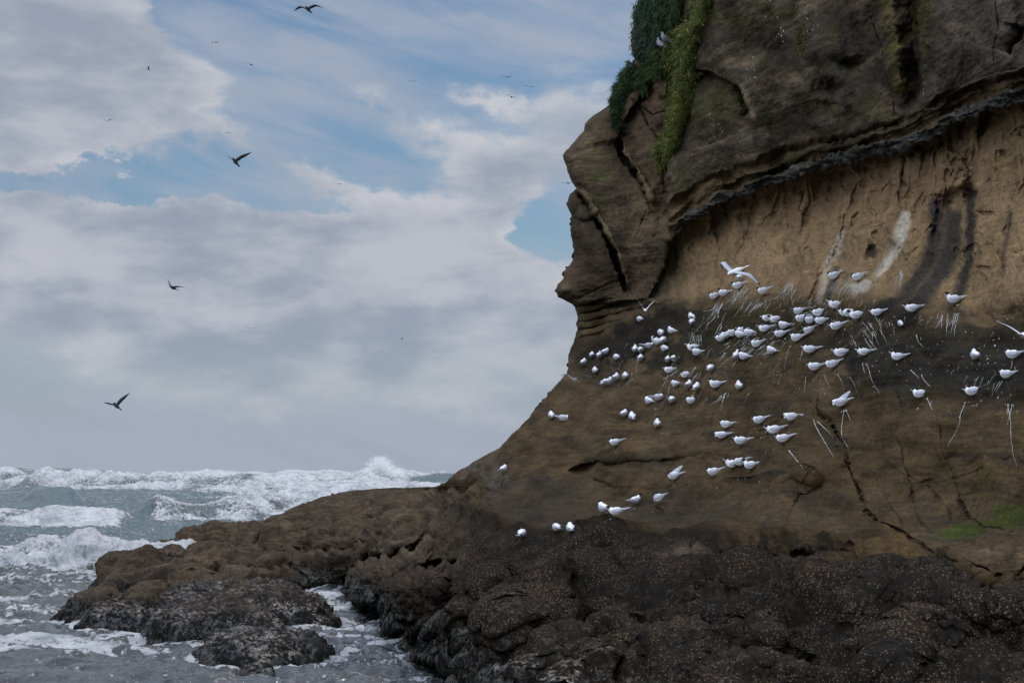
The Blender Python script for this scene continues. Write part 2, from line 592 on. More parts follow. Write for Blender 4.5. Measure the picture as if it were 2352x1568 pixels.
def build_spray():
    """droplet clouds thrown up by the breakers: many small white beads of water"""
    rs = np.random.RandomState(5)
    foam = mat_plain('spray_droplets', (0.88, 0.89, 0.9), 0.6)

    def beads(name, label, P, R):
        base = np.array([(0, 0, 1), (.94, 0, -.33), (-.47, .82, -.33), (-.47, -.82, -.33)])
        tri = np.array([(0, 1, 2), (0, 2, 3), (0, 3, 1), (1, 3, 2)])
        ang = rs.rand(len(P)) * 6.28
        c, s = np.cos(ang), np.sin(ang)
        B = np.stack([base[None, :, 0] * c[:, None] - base[None, :, 2] * s[:, None],
                      np.tile(base[None, :, 1], (len(P), 1)),
                      base[None, :, 0] * s[:, None] + base[None, :, 2] * c[:, None]], -1)
        co = (P[:, None, :] + B * R[:, None, None]).reshape(-1, 3)
        f = (tri[None] + 4 * np.arange(len(P))[:, None, None]).reshape(-1, 3)
        o = link(name, np_mesh(name, co, f, foam))
        tag(o, label, 'spray', kind='stuff')

    # tall plume
    n = 15000
    y0 = 292.0
    x0 = u2az(868) * y0
    t = rs.rand(n) ** 0.8
    ang = rs.normal(0, 0.33, n)
    lobes = rs.randint(0, 7, n)
    lx = np.array([-1.4, -.6, 0, .5, 1.2, 1.9, 2.7])[lobes]
    lh = np.array([2.3, 3.6, 4.4, 4.7, 4.0, 3.2, 2.4])[lobes]
    px = x0 + lx * (0.4 + 0.8 * t) + rs.normal(0, 0.4, n) * (0.5 + t)
    pz = 0.8 + lh * t + rs.normal(0, 0.15, n)
    py = y0 + rs.normal(0, 1.0, n)
    beads('wave_spray', 'tall plume of white spray bursting above the far breaker', np.stack([px, py, pz], -1), 0.035 + 0.12 * rs.rand(n) ** 2 * (1.2 - t))


build_spray()
# ------------------------------------------------------------------ rock materials


def mat_rock(name, smooth=False):
    """sandstone: colour from the 'col' attribute, broken up by strata, grains and pits;
    'wet' makes it shine, 'barn' covers it with barnacles and mussels"""
    m = bpy.data.materials.new(name)
    m.use_nodes = True
    g = NT(m.node_tree)
    b = g.n['Principled BSDF']
    geo = g.new('ShaderNodeNewGeometry')
    pos = geo.outputs['Position']
    col = g.new('ShaderNodeAttribute', attribute_name='col').outputs['Color']
    wet = g.new('ShaderNodeAttribute', attribute_name='wet').outputs['Fac']
    barn = g.new('ShaderNodeAttribute', attribute_name='barn').outputs['Fac']
    st = g.new('ShaderNodeMapping')
    g.l.new(pos, st.inputs[0])
    st.inputs['Scale'].default_value = (0.6, 0.6, 7.0)
    st.inputs['Rotation'].default_value = (0.03, -0.05, 0)
    n_big = g.noise(pos, 1.3, 6, 0.6, 0.3)
    n_mid = g.noise(pos, 12.0, 8, 0.68, 0.2)
    n_fine = g.noise(pos, 42.0, 6, 0.8)
    n_str = g.noise(st.outputs[0], 3.2, 7, 0.62, 0.1)
    v = g.m('ADD', g.m('MULTIPLY', n_big, 0.7), g.m('MULTIPLY', n_mid, 0.75))
    v = g.m('ADD', v, g.m('MULTIPLY', n_fine, 1.0))
    v = g.m('ADD', v, g.m('MULTIPLY', n_str, 0.50))
    v = g.m('ADD', g.m('MULTIPLY', v, 2.0), -1.95)          # around 1
    c1 = g.new('ShaderNodeVectorMath', operation='SCALE')
    g.l.new(col, c1.inputs[0])
    g.l.new(g.m('MAXIMUM', v, 0.2), c1.inputs['Scale'])
    c1 = c1.outputs[0]
    # hue drift between warm and grey
    c1 = g.mix(g.m('MULTIPLY', g.ramp(g.noise(pos, 2.6, 6, 0.65, 0.5), 0.45, 0.75), 0.25), c1,
               g.mix(1.0, c1, (1.25, 0.92, 0.68, 1), 'MULTIPLY'))
    # dark pits
    vor = g.new('ShaderNodeTexVoronoi', feature='F1')
    g.l.new(pos, vor.inputs['Vector'])
    vor.inputs['Scale'].default_value = 16.0
    pit_m = g.ramp(g.noise(pos, 1.1, 4, 0.6), 0.42, 0.62)
    pit = g.m('MULTIPLY', g.ramp(vor.outputs['Distance'], 0.26, 0.12), pit_m)
    c1 = g.mix(g.m('MULTIPLY', pit, 0.65), c1, (0.018, 0.017, 0.016, 1))
    # barnacles: pale grains between black mussels
    vb = g.new('ShaderNodeTexVoronoi', feature='F1')
    wv = g.new('ShaderNodeVectorMath', operation='ADD')
    g.l.new(pos, wv.inputs[0])
    nz = g.new('ShaderNodeTexNoise')
    g.l.new(pos, nz.inputs['Vector'])
    nz.inputs['Scale'].default_value = 30
    sc = g.new('ShaderNodeVectorMath', operation='SCALE')
    g.l.new(nz.outputs['Color'], sc.inputs[0])
    sc.inputs['Scale'].default_value = 0.02
    g.l.new(sc.outputs[0], wv.inputs[1])
    g.l.new(wv.outputs[0], vb.inputs['Vector'])
    vb.inputs['Scale'].default_value = 35.0
    sep = g.new('ShaderNodeSeparateColor')
    g.l.new(vb.outputs['Color'], sep.inputs[0])
    patch = g.ramp(g.m('ADD', g.noise(pos, 1.5, 7, 0.66, 0.4), g.m('MULTIPLY', g.m('SUBTRACT', n_mid, 0.5), 0.7)), 0.40, 0.58)
    dens = g.m('MULTIPLY', patch, barn)
    on = g.ramp(g.m('SUBTRACT', g.m('MULTIPLY', dens, 2.0), sep.outputs[0]), 0.0, 0.1)
    cell = g.ramp(vb.outputs['Distance'], 0.50, 0.20)
    bcol = g.mix(sep.outputs[1], (0.050, 0.038, 0.026, 1), (0.165, 0.128, 0.085, 1))
    bcol = g.mix(sep.outputs[2], bcol, g.mix(1.0, bcol, (0.45, 0.42, 0.40, 1), 'MULTIPLY'))
    dark = g.mix(g.m('MULTIPLY', g.m('MULTIPLY', barn, 0.75), g.ramp(g.noise(pos, 2.3, 6, 0.7, 0.6), 0.35, 0.6)), c1, (0.012, 0.012, 0.013, 1))
    c2 = g.mix(g.m('MULTIPLY', on, cell), dark, bcol)
    c2 = g.mix(g.m('MULTIPLY', wet, 0.55), c2, g.mix(1.0, c2, (0.42, 0.44, 0.47, 1), 'MULTIPLY'))
    g.l.new(c2, b.inputs['Base Color'])
    gm = g.m('MULTIPLY', wet, g.ramp(g.m('ADD', g.m('MULTIPLY', n_mid, .6), g.m('MULTIPLY', g.noise(pos, 3.0, 6, .65), .5)), 0.50, 0.66))
    r = g.m('SUBTRACT', 0.95, g.m('MULTIPLY', gm, 0.72), clamp=True)
    g.l.new(r, b.inputs['Roughness'])
    g.l.new(g.m('ADD', 0.03, g.m('MULTIPLY', gm, 0.55)), b.inputs['Specular IOR Level'])
    # relief: grain, pits, shells
    h = g.m('ADD', g.m('MULTIPLY', n_mid, 0.05), g.m('MULTIPLY', n_fine, 0.020))
    h = g.m('ADD', h, g.m('MULTIPLY', n_str, 0.025))
    h = g.m('SUBTRACT', h, g.m('MULTIPLY', pit, 0.02))
    h = g.m('ADD', h, g.m('MULTIPLY', g.m('MULTIPLY', cell, barn), 0.016))
    h = g.m('ADD', h, g.m('MULTIPLY', g.m('MULTIPLY', g.noise(pos, 14, 4, 0.6), barn), 0.05))
    bp = g.new('ShaderNodeBump')
    g.l.new(h, bp.inputs['Height'])
    bp.inputs['Strength'].default_value = 0.6
    bp.inputs['Distance'].default_value = 1.0
    g.l.new(bp.outputs[0], b.inputs['Normal'])
    return m


MATS['rock'] = mat_rock('sandstone')

# ------------------------------------------------------------------ the headland
# outline of the rock against sky, sea and pool (photo x, y), traced downwards
SIL = [(1330, -420), (1400, -250), (1440, -120), (1466, -40), (1472, 0), (1466, 20), (1455, 45), (1449, 80), (1449, 105), (1457, 130), (1461, 148), (1448, 165), (1436, 185),
       (1418, 212), (1408, 235), (1382, 255), (1360, 268), (1345, 285), (1342, 300), (1330, 312), (1320, 327), (1303, 343),
       (1293, 356), (1295, 368), (1302, 380), (1304, 395), (1313, 415), (1325, 433), (1309, 447), (1304, 462), (1300, 470),
       (1304, 480), (1311, 492), (1310, 512), (1309, 530), (1314, 552), (1317, 572), (1315, 590), (1307, 606), (1294, 622),
       (1292, 640), (1279, 652), (1275, 668), (1281, 682), (1298, 690), (1314, 698), (1321, 706), (1324, 716), (1328, 727),
       (1327, 736), (1323, 744), (1326, 758), (1320, 778), (1311, 800), (1305, 815), (1303, 834), (1303, 856), (1288, 874), (1262, 900),
       (1240, 925), (1216, 957), (1190, 985), (1165, 1010), (1145, 1030), (1112, 1046), (1085, 1060), (1062, 1076),
       (1040, 1094), (1020, 1108), (1000, 1117), (975, 1119.5), (930, 1121), (880, 1122.5), (835, 1124), (800, 1127), (770, 1132), (745, 1140), (720, 1149),
       (690, 1158), (668, 1168), (650, 1180), (628, 1183), (616, 1189), (611, 1197), (604, 1205), (597, 1218), (595, 1240), (605, 1262), (612, 1280),
       (625, 1300), (640, 1322), (648, 1340), (655, 1352), (720, 1357), (780, 1359), (795, 1364), (796, 1385), (805, 1398), (845, 1410), (862, 1420), (872, 1440),
       (876, 1462), (884, 1478), (915, 1490), (938, 1500), (940, 1520), (950, 1532), (985, 1538), (1010, 1545), (1028, 1568), (1040, 1600), (1050, 1640)]

# how far away the surface is at chosen places (photo x, y, metres)
CP = [(1330, -400, 47), (1470, 0, 43.5), (1300, 350, 43), (1320, 600, 42.6), (1290, 670, 42.4), (1400, 420, 42), (1400, 600, 41.8), (1500, 300, 41), (1500, 500, 40.6), (1480, 150, 42),
      (1560, 0, 40), (1600, 150, 38.8), (1560, 400, 39.4), (1540, 500, 39.9), (1700, 200, 36.3), (1700, 400, 36.8), (1850, 100, 33.7), (1850, 330, 34.4), (2000, 0, 31.2),
      (2000, 200, 31.5), (2000, 320, 32.0), (2150, 100, 28.6), (2150, 270, 29.2), (2352, 0, 25.3), (2352, 180, 26.0), (2440, 100, 24.3), (1700, -400, 38), (2100, -400, 31.0), (2440, -400, 26),
      (1560, 620, 40.2), (1620, 560, 39.0), (1700, 500, 37.6), (1700, 620, 36.9), (1850, 500, 34.9), (1850, 620, 33.8), (2000, 400, 32.6), (2000, 600, 31.0), (2150, 400, 29.6), (2150, 600, 28.2), (2352, 300, 26.6), (2352, 600, 25.2), (2440, 450, 25),
      (1320, 820, 42.6), (1450, 720, 41.6), (1530, 680, 40.3), (1500, 760, 39.3), (1600, 720, 37.4), (1700, 700, 35.3), (1850, 700, 32.6), (2000, 700, 29.7), (2150, 700, 27.3), (2352, 720, 24.6), (2440, 720, 23.8),
      (1200, 970, 41.0), (1300, 860, 41.2), (1400, 900, 38.4), (1600, 900, 34.4), (1800, 900, 30.6), (2000, 900, 27.0), (2352, 900, 23.3), (1600, 800, 36), (1850, 800, 31.2),
      (1050, 1090, 43.5), (1200, 1100, 38), (1400, 1060, 35.0), (1400, 1150, 33.6), (1600, 1060, 31.4), (1600, 1140, 29.8), (1800, 1100, 27.4), (2000, 1100, 25.2), (2352, 1060, 22.6), (2352, 1200, 21.8),
      (1000, 1125, 50), (880, 1125, 60), (760, 1140, 60), (640, 1188, 56), (900, 1160, 50), (760, 1200, 51), (900, 1210, 44), (620, 1260, 53), (700, 1270, 50), (700, 1340, 48), (800, 1300, 46.5), (790, 1350, 46),
      (1050, 1160, 41), (1050, 1220, 37), (1200, 1220, 33), (1400, 1210, 30.3), (1600, 1210, 27.6), (1900, 1225, 24.5), (2200, 1235, 22.3), (2352, 1290, 20.8),
      (900, 1290, 40), (850, 1380, 39.5), (1000, 1290, 36), (930, 1440, 34.5), (1100, 1350, 30.5), (1000, 1500, 29.6), (1200, 1330, 28.5), (1250, 1450, 25.0),
      (1400, 1330, 26), (1600, 1330, 23.6), (1600, 1450, 21.7), (1900, 1330, 21.5), (2000, 1450, 19.2), (2250, 1340, 20.0), (2352, 1450, 18.7), (1150, 1568, 25.0), (1350, 1568, 22.2), (1600, 1568, 20.0), (2000, 1568, 18.2), (2352, 1568, 17.4), (2440, 1640, 16.4), (1700, 1640, 18.8), (1200, 1640, 22.8)]


def rbf_depth(U, V):
    P = np.array(CP, dtype=np.float64)
    X = P[:, :2] / 1000.0
    y = np.log(P[:, 2])

    def phi(r2):
        return 0.5 * r2 * np.log(r2 + 1e-12)
    n = len(X)
    r2 = ((X[:, None] - X[None]) ** 2).sum(-1)
    A = np.zeros((n + 3, n + 3))
    A[:n, :n] = phi(r2) + np.eye(n) * 2e-5
    A[:n, n] = A[n, :n] = 1
    A[:n, n + 1:] = X
    A[n + 1:, :n] = X.T
    w = np.linalg.solve(A, np.concatenate([y, np.zeros(3)]))
    # evaluate on a coarse lattice and interpolate
    lu = np.arange(560, 2480, 8.0)
    lv = np.arange(-440, 1680, 8.0)
    LU, LV = np.meshgrid(lu, lv)
    q = np.stack([LU, LV], -1).reshape(-1, 2) / 1000
    Z = w[n] + q @ w[n + 1:]
    for i in range(n):
        Z += w[i] * phi(((q - X[i]) ** 2).sum(-1))
    Z = Z.reshape(LU.shape)
    fu = np.clip((U - lu[0]) / 8.0, 0, len(lu) - 1.001)
    fv = np.clip((V - lv[0]) / 8.0, 0, len(lv) - 1.001)
    iu, iv = fu.astype(int), fv.astype(int)
    a, b = fu - iu, fv - iv
    z = (Z[iv, iu] * (1 - a) + Z[iv, iu + 1] * a) * (1 - b) + (Z[iv + 1, iu] * (1 - a) + Z[iv + 1, iu + 1] * a) * b
    return np.exp(z)


BAND = [(1500, 560), (1535, 535), (1555, 520), (1590, 498), (1621, 481), (1645, 462), (1670, 449), (1719, 433), (1780, 413), (1863, 384), (1936, 366),
        (1998, 350), (2050, 338), (2095, 322), (2144, 306), (2181, 274), (2242, 251), (2291, 234), (2352, 217), (2440, 190)]
BAND2 = [(1560, 492), (1620, 448), (1680, 418), (1740, 398), (1790, 382), (1850, 352), (1900, 338), (1960, 325), (2010, 305), (2075, 288), (2110, 268),
         (2150, 245), (2185, 222), (2230, 196), (2290, 178), (2352, 158), (2440, 130)]


def rock_features(U, V, W, lo):
    """relief (metres, + = further back), colour, wetness, barnacles for the headland"""
    X, Y, Z = W[..., 0].astype(np.float32), W[..., 1].astype(np.float32), W[..., 2].astype(np.float32)
    n1 = perlin(U / 46, V / 46, 1.0)
    n2 = perlin(U / 46, V / 46, 9.0)
    n3 = perlin(U / 13, V / 13, 3.0)
    n4 = perlin(U / 13, V / 13, 6.0)
    Uw = U + n1 * 9 + n3 * 4
    Vw = V + n2 * 8 + n4 * 4
    D = np.zeros_like(U)

    # ---- masks
    bd, bs, bt = pline(Uw, Vw, BAND)
    b2, b2s, _ = pline(Uw, Vw, BAND2)
    right = sst(U, 1528, 1545)
    below = sst(bs, 10, 20) * right           # tan wall and everything beneath the dark band
    # top of the bird slope
    TOE = [(900, 900), (1290, 838), (1330, 800), (1380, 770), (1430, 730), (1500, 700), (1560, 700), (1620, 690), (1700, 680), (1800, 668), (1900, 665), (2000, 680), (2100, 700), (2250, 715), (2440, 690)]
    _, ts, _ = pline(Uw, Vw, TOE)
    slope = sst(ts, -30, 25) * sst(V, 640, 700)
    # upper edge of the shore platform
    PLAT = [(400, 1120), (950, 1120), (1050, 1120), (1080, 1160), (1150, 1200), (1260, 1215), (1330, 1225), (1420, 1215), (1600, 1225), (1760, 1225), (1900, 1222), (2050, 1232), (2140, 1262), (2200, 1290), (2300, 1322), (2440, 1345)]
    _, ps, _ = pline(Uw, Vw, PLAT)
    plat = np.where(U < 1000, 1.0, sst(ps, -22, 16)) * sst(V, 1090, 1125)
    wallL = (1 - right) * (1 - slope)
    wallU = right * (1 - sst(bs, -14, -4)) * (1 - slope)
    wallT = below * (1 - slope)

    # ---- general ruggedness in world space
    N = (0.13 - .05 * wallU) * fbm(X / 1.3, Y / 1.6, Z / 1.1, 4, 0.50) * (1 - 0.6 * slope) * (1 - plat)
    N += 0.022 * fbm(X / .24, Y / .30, Z / .16, 3) * (1 - 0.55 * slope) * (1 - .4 * wallT)
    N += 0.030 * fbm(X / 1.1, Y / 1.4, Z / .16 + .6 * perlin(X / .8, Y / .8, 3.0), 3) * (wallU * sst(n1, -.2, .5) + 0.7 * wallL)
    N += 0.010 * fbm(X / 2.1, Y / 2.4, (Z + .06 * X) / .045, 2) * (wallU + wallL) * sst(perlin(X / 2, Y / 3, Z * 1.4), -.2, .4)
    N += 0.19 * fbm(X / 1.5, Y / 2.0, Z / .9, 3, .45) * slope * (1 - plat)
    N += 0.045 * fbm(X / 3.0, Y / 3.0, Z / .22 + .5 * perlin(X / 1.5, Y / 1.5, 4.0), 3) * slope * (1 - plat)
    N += 0.006 * fbm(X / .09, Y / .12, Z / .06, 2)

    D += 1.0 * wallU * perlin((U - .2 * V) / 105, V / 420, 51.0) + .18 * wallU * perlin((U - .2 * V) / 45, V / 160, 53.0)
    # ---- band of dark conglomerate, beds above it, overhang below
    thick = 14 + 4 * perlin(U / 30, V * 0, 5.0) + 3 * perlin(U / 9, V * 0, 8.0) + 3 * sst(U, 2000, 2300)
    inband = (1 - sst(bd, thick - 2, thick + 2)) * sst(U, 1535, 1560)
    # undulating shelves of the bird slope: long smooth folds that run down to the left
    fold = U * .62 + V * .78
    D += 0.30 * slope * (1 - plat) * perlin(fold / 85, (U - V) / 420, 71.0) + .12 * slope * (1 - plat) * perlin(fold / 34, (U - V) / 240, 73.0)
    D -= inband * (0.42 + 0.13 * fbm(U / 26, V / 12, 2.0, 4, .6))
    D += right * sst(bs, thick - 3, thick + 5) * (0.85 * np.exp(-np.clip(bs, 0, 999) / 75.0))
    above = right * (1 - sst(bs, -thick - 3, -thick + 3))
    bedz = above * sst(bs, -62, -50)
    D += bedz * 0.30
    D += bedz * 0.12 * np.sin((bs + 8 * n1) / 4.2) * (0.6 + 0.4 * n3)
    inb2 = (1 - sst(b2, 4, 8)) * right * sst(U, 1600, 1700)
    D -= inb2 * (0.25 + 0.15 * n4)

    # ---- tall flutes worn into the tan wall
    lean = U + 0.16 * (V - 500) + 10 * n1
    fl = perlin(lean / 50, V / 170, 2.0)
    fl2 = perlin(lean / 19, V / 95, 7.0)
    fl3 = perlin(lean / 9, V / 40, 17.0)
    topness = np.exp(-np.clip(bs, 0, 999) / 130.0)
    D += wallT * (0.62 * fl * 1.3 + 0.20 * (np.abs(fl2) * 2 - .4) + 0.07 * fl3) * (0.25 + 0.75 * topness) * (1 - 0.85 * sst(ts, -150, -20)) * (1 - .35 * sst(U, 2200, 2300))
    # pockets and spalls
    sp = perlin(U / 15 + n1, V / 24, 15.0)
    sp2 = perlin(U / 30 + n1, V / 40, 35.0)
    D += wallT * (0.035 * sst(sp, 0.36, 0.42) + 0.08 * sst(sp2, 0.30, 0.34)) * (1 - sst(ts, -120, -40))

    def groove(pts, w, depth, side=0, col=None):
        """a crack (side 0) or a step that falls away on one side"""
        nonlocal D
        d, s, t = pline(Uw * 0.5 + U * 0.5, Vw * 0.5 + V * 0.5, pts)
        taper = sst(t, 0, 0.10) * (1 - sst(t, 0.90, 1.0))
        if side == 0:
            w = np.maximum(w * (0.75 + 0.5 * n4) * 0.55, 1.0)
            depth = depth * .38
            taper = taper * sst(n3 + 0.6 * n1, -0.9, -0.1)
            a = np.exp(-(d / w) ** 2) * taper
            D += depth * a
            return a
        a = np.where(s * side > 0, np.exp(-np.abs(s) / w), 1 - sst(-s * side, -0.5, 3.5)) * taper
        D += depth * a
        return a

    # ---- corner where the main wall begins, left of it the recessed bay
    groove([(1660, -200), (1650, -60), (1600, 60), (1570, 180), (1545, 300), (1527, 400), (1530, 470), (1534, 530), (1548, 560)], 45, 1.1, side=1)
    groove([(1534, 520), (1545, 548), (1540, 580), (1512, 640), (1490, 690)], 60, 0.35, side=-1)
    # diagonal ribs
    cr = 0
    for pts, w in (([(1318, 425), (1331, 440), (1352, 466), (1370, 498), (1389, 527), (1414, 576), (1426, 613), (1443, 660), (1452, 680)], 5),
                   ([(1423, 313), (1430, 345), (1445, 372), (1462, 393), (1487, 442), (1500, 480)], 5)):
        d, s, t = pline(U + n3 * 2, V + n4 * 2, pts)
        tp = sst(t, 0, .08) * (1 - sst(t, .85, 1))
        D -= 0.28 * np.exp(-(s + 5) ** 2 / 30.0) * tp
        D += 0.50 * np.exp(-(s - 6) ** 2 / 14.0) * tp
        D += 0.35 * np.where(s > 0, np.exp(-s / 50), 0) * tp
    # rim of the scoop between them
    groove([(1500, 190), (1465, 225), (1448, 262), (1425, 290), (1421, 315), (1430, 345)], 40, 0.55, side=-1)
    groove([(1447, 220), (1475, 262), (1500, 300), (1520, 330)], 3, 0.3)
    groove([(1470, 245), (1500, 262), (1530, 250), (1540, 225)], 3, 0.35)
    groove([(1300, 360), (1322, 420), (1350, 500)], 20, 0.2, side=1)
    groove([(1485, 480), (1470, 520), (1462, 560), (1440, 590)], 3, 0.25)
    groove([(1440, 640), (1380, 660), (1320, 690)], 4, 0.2)
    groove([(1310, 500), (1345, 505), (1375, 490)], 18, 0.25, side=1)
    # step out to the right of the alcove, arch of the alcove
    arch = [(1590, 162), (1630, 170), (1662, 180), (1690, 194), (1712, 218), (1720, 252), (1708, 290)]
    groove(arch, 34, 0.95, side=1)
    groove([(1600, 340), (1640, 330), (1690, 310), (1712, 290)], 40, 0.25, side=-1)
    # pillars on the upper right
    groove([(1990, -120), (1990, 0), (2003, 50), (2022, 98), (2037, 152), (2052, 203), (2059, 276)], 2.2, 0.4)
    d, s, t = pline(Uw, Vw, [(2040, -60), (2050, 40), (2056, 110), (2066, 180), (2072, 215)])
    D -= 0.55 * np.exp(-(d / 17) ** 2) * (1 - sst(V, 190, 225))
    d, s, t = pline(Uw, Vw, [(2090, -40), (2096, 60), (2100, 150), (2098, 240)])
    D += 0.42 * np.exp(-(d / 17) ** 2) * (1 - sst(V, 225, 275))
    groove([(2128, -60), (2130, 30), (2119, 80), (2127, 135), (2142, 166), (2160, 180)], 120, 0.8, side=1)
    groove([(2285, 0), (2292, 60), (2288, 110), (2292, 150)], 3, 0.25)
    groove([(2352, 60), (2345, 90), (2325, 110), (2318, 130)], 20, 0.4, side=1)
    groove([(1870, -60), (1865, 40), (1845, 70), (1838, 150), (1842, 190)], 60, 0.35, side=1)
    for c in ((1905, 205, 34, 20, .35), (1895, 245, 28, 18, .3), (1960, 150, 50, 18, .25), (1760, 120, 60, 40, .25), (2010, 60, 30, 50, .15)):
        D += 2.0 * c[4] * np.exp(-((Uw - c[0]) / c[2]) ** 2 - ((Vw - c[1]) / c[3]) ** 2)

    # ---- strata ledges at the foot of the left wall
    lx = sst(V, 682, 692) * (1 - sst(V, 765, 785)) * (1 - sst(ts, -8, 8)) * (1 - sst(U, 1500, 1560))
    vb_ = V + 0.22 * (U - 1320) + n1 * 3
    saw = ((vb_ - 690) % 19.0) / 19.0
    D += lx * (0.16 * sst(saw, 0.45, 0.6) * (1 - sst(saw, .9, 1.0)) - 0.03 + .05 * n3)
    D += 0.35 * sst(V, 688, 700) * (1 - sst(ts, -20, 10)) * (1 - sst(U, 1480, 1540))

    # ---- relief of the cave on the right; its shade is painted with the colours
    D += 0.55 * np.exp(-((Uw - 2190) / 30) ** 2 - ((Vw - 470) / 45) ** 2) + 0.5 * np.exp(-((Uw - 2226) / 12) ** 2 - ((Vw - 455) / 45) ** 2)
    D -= 0.40 * np.exp(-((Uw - 2196) / 26) ** 2 - ((Vw - 424) / 17) ** 2)
    groove([(2150, 330), (2146, 390), (2150, 440), (2152, 500), (2140, 560)], 4, 0.35)
    groove([(2176, 330), (2186, 345), (2178, 400)], 4, 0.4)
    groove([(2210, 345), (2222, 400), (2230, 440)], 3, 0.25)
    groove([(2325, 440), (2330, 480), (2322, 540), (2318, 610)], 6, 0.22)
    groove([(1935, 470), (1938, 520), (1930, 540), (1900, 610), (1880, 640), (1862, 690), (1862, 700)], 4, 0.25)
    groove([(1895, 550), (1886, 600), (1878, 650), (1862, 690)], 10, 0.25, side=1)
    D += 0.35 * np.exp(-((Uw - 2004) / 11) ** 2 - ((Vw - 575) / 17) ** 2)
    groove([(2060, 440), (2070, 470), (2078, 450)], 8, 0.3)
    groove([(2050, 700), (2065, 660), (2078, 600), (2110, 565), (2120, 550)], 4, 0.18)
    groove([(1780, 590), (1860, 560), (1940, 545), (2000, 525), (2060, 510), (2110, 480), (2200, 450), (2260, 425), (2352, 405)], 3.5, 0.10)
    groove([(1800, 440), (1808, 520), (1800, 600)], 4, 0.15)
    groove([(1700, 490), (1712, 560), (1690, 600), (1720, 640)], 5, 0.25)
    groove([(1645, 520), (1655, 600), (1640, 640)], 6, 0.3)
    groove([(1590, 540), (1600, 600), (1580, 650)], 8, 0.3)
    groove([(1660, 690), (1710, 672), (1760, 668), (1800, 685), (1840, 640), (1870, 600)], 3, 0.10)

    # ---- cracks and ledges of the bird slope
    crk = 0
    for pts, w, dep in (
        ([(1876, 868), (1877, 945), (1905, 965), (1929, 1006), (1938, 1055), (1949, 1068), (1963, 1112), (1983, 1163), (2021, 1200), (2072, 1211), (2113, 1245), (2157, 1265), (2225, 1289), (2294, 1317), (2345, 1334), (2420, 1352)], 3.4, 0.30),
        ([(2049, 865), (2059, 933), (2069, 1006), (2073, 1033), (2080, 1090), (2088, 1135), (2110, 1190), (2140, 1218), (2168, 1232)], 2.2, 0.13),
        ([(2157, 938), (2163, 1006), (2172, 1035), (2184, 1098), (2200, 1146), (2222, 1183), (2260, 1207), (2345, 1221)], 2.4, 0.15),
        ([(2004, 1055), (2038, 1064), (2072, 1086), (2123, 1104), (2184, 1098), (2243, 1085), (2294, 1064), (2352, 1047)], 2.0, 0.11),
        ([(2123, 1104), (2160, 1150), (2181, 1185)], 1.8, 0.08),
        ([(2022, 1130), (2050, 1170), (2075, 1200)], 1.8, 0.1),
        ([(1785, 908), (1840, 905), (1870, 930), (1905, 965)], 2.0, 0.08),
        ([(1930, 780), (1920, 860), (1900, 880)], 1.6, 0.05),
        ([(1270, 940), (1235, 985), (1206, 1025), (1206, 1036)], 2.5, 0.12),
        ([(1700, 870), (1650, 930), (1600, 1010), (1560, 1060)], 3.0, 0.12),
        ([(1600, 1050), (1640, 1000), (1680, 930), (1720, 900)], 3.0, 0.10),
        ([(1160, 1085), (1150, 1110), (1130, 1140)], 2.0, 0.09),
        ([(1320, 670), (1400, 664), (1480, 640)], 2.0, 0.06),
        ([(1206, 990), (1300, 940), (1390, 900), (1450, 870)], 3.0, 0.06),
    ):
        crk = crk + groove(pts, w, dep)
    # undercut bed on the slope
    groove([(1300, 1085), (1342, 1066), (1380, 1058), (1445, 1054), (1520, 1056), (1605, 1047), (1640, 1030)], 30, 0.42, side=1)
    groove([(1500, 1165), (1530, 1130), (1560, 1110), (1590, 1080), (1615, 1055)], 40, -0.35, side=1)
    # the ramp on which the lower birds stand
    groove([(1340, 1238), (1370, 1215), (1397, 1197), (1450, 1178), (1506, 1160), (1545, 1142), (1591, 1122), (1636, 1098), (1680, 1090), (1717, 1083), (1786, 1076), (1850, 1090), (1900, 1120)], 70, -0.75, side=1)
    groove([(1290, 985), (1350, 950), (1420, 930), (1480, 900)], 60, -0.18, side=1)
    groove([(1640, 1035), (1700, 1000), (1760, 965), (1820, 950), (1880, 958), (1905, 975), (1935, 1020), (1960, 1090)], 45, -0.25, side=1)
    groove([(1440, 1140), (1400, 1120), (1360, 1100)], 14, 0.2, side=1)
    # foot gutter and the shelf beneath
    groove([(1560, 1215), (1700, 1226), (1850, 1232), (2000, 1240), (2100, 1252)], 12, 0.10)
    groove([(1640, 1265), (1720, 1262), (1850, 1266), (1960, 1262)], 22, 0.35, side=1)
    groove([(1780, 1292), (1830, 1274), (1880, 1275), (1930, 1290)], 22, -0.32, side=1)
    groove([(1950, 1240), (1958, 1275), (1940, 1300)], 30, 0.2, side=1)
    groove([(2180, 1285), (2230, 1276), (2300, 1270), (2360, 1255), (2440, 1240)], 30, -0.3, side=1)
    groove([(2240, 1330), (2280, 1312), (2330, 1305), (2440, 1300)], 26, -0.3, side=1)

    # ---- the shore platform: lumps, creases between rock masses, shells
    hx, hy = X + .35 * perlin(X, Y, 3.0), Y + .35 * perlin(X, Y, 7.0)
    N += plat * (0.34 * np.abs(perlin(hx / 1.5, hy / 1.9, Z / 1.3)) ** .8 * 1.6 + (0.13 - .02 * (U < 1050)) * np.abs(perlin(hx / .55, hy / .7, Z / .5)) * 1.6 - 0.14) * (1 - .3 * (U < 1050))
    N += plat * (U < 1050) * 0.05 * fbm(X / 2.0, Y / 2.0, Z / .13 + .5 * perlin(X / .7, Y / .7, 2.0), 3) * (1 - sst(V, 1290, 1400))
    N += plat * (0.022 * fbm(X / .20, Y / .24, Z / .18, 3, 0.6))
    N += plat * 0.018 * np.abs(perlin(X / .05, Y / .06, Z / .05)) * 2
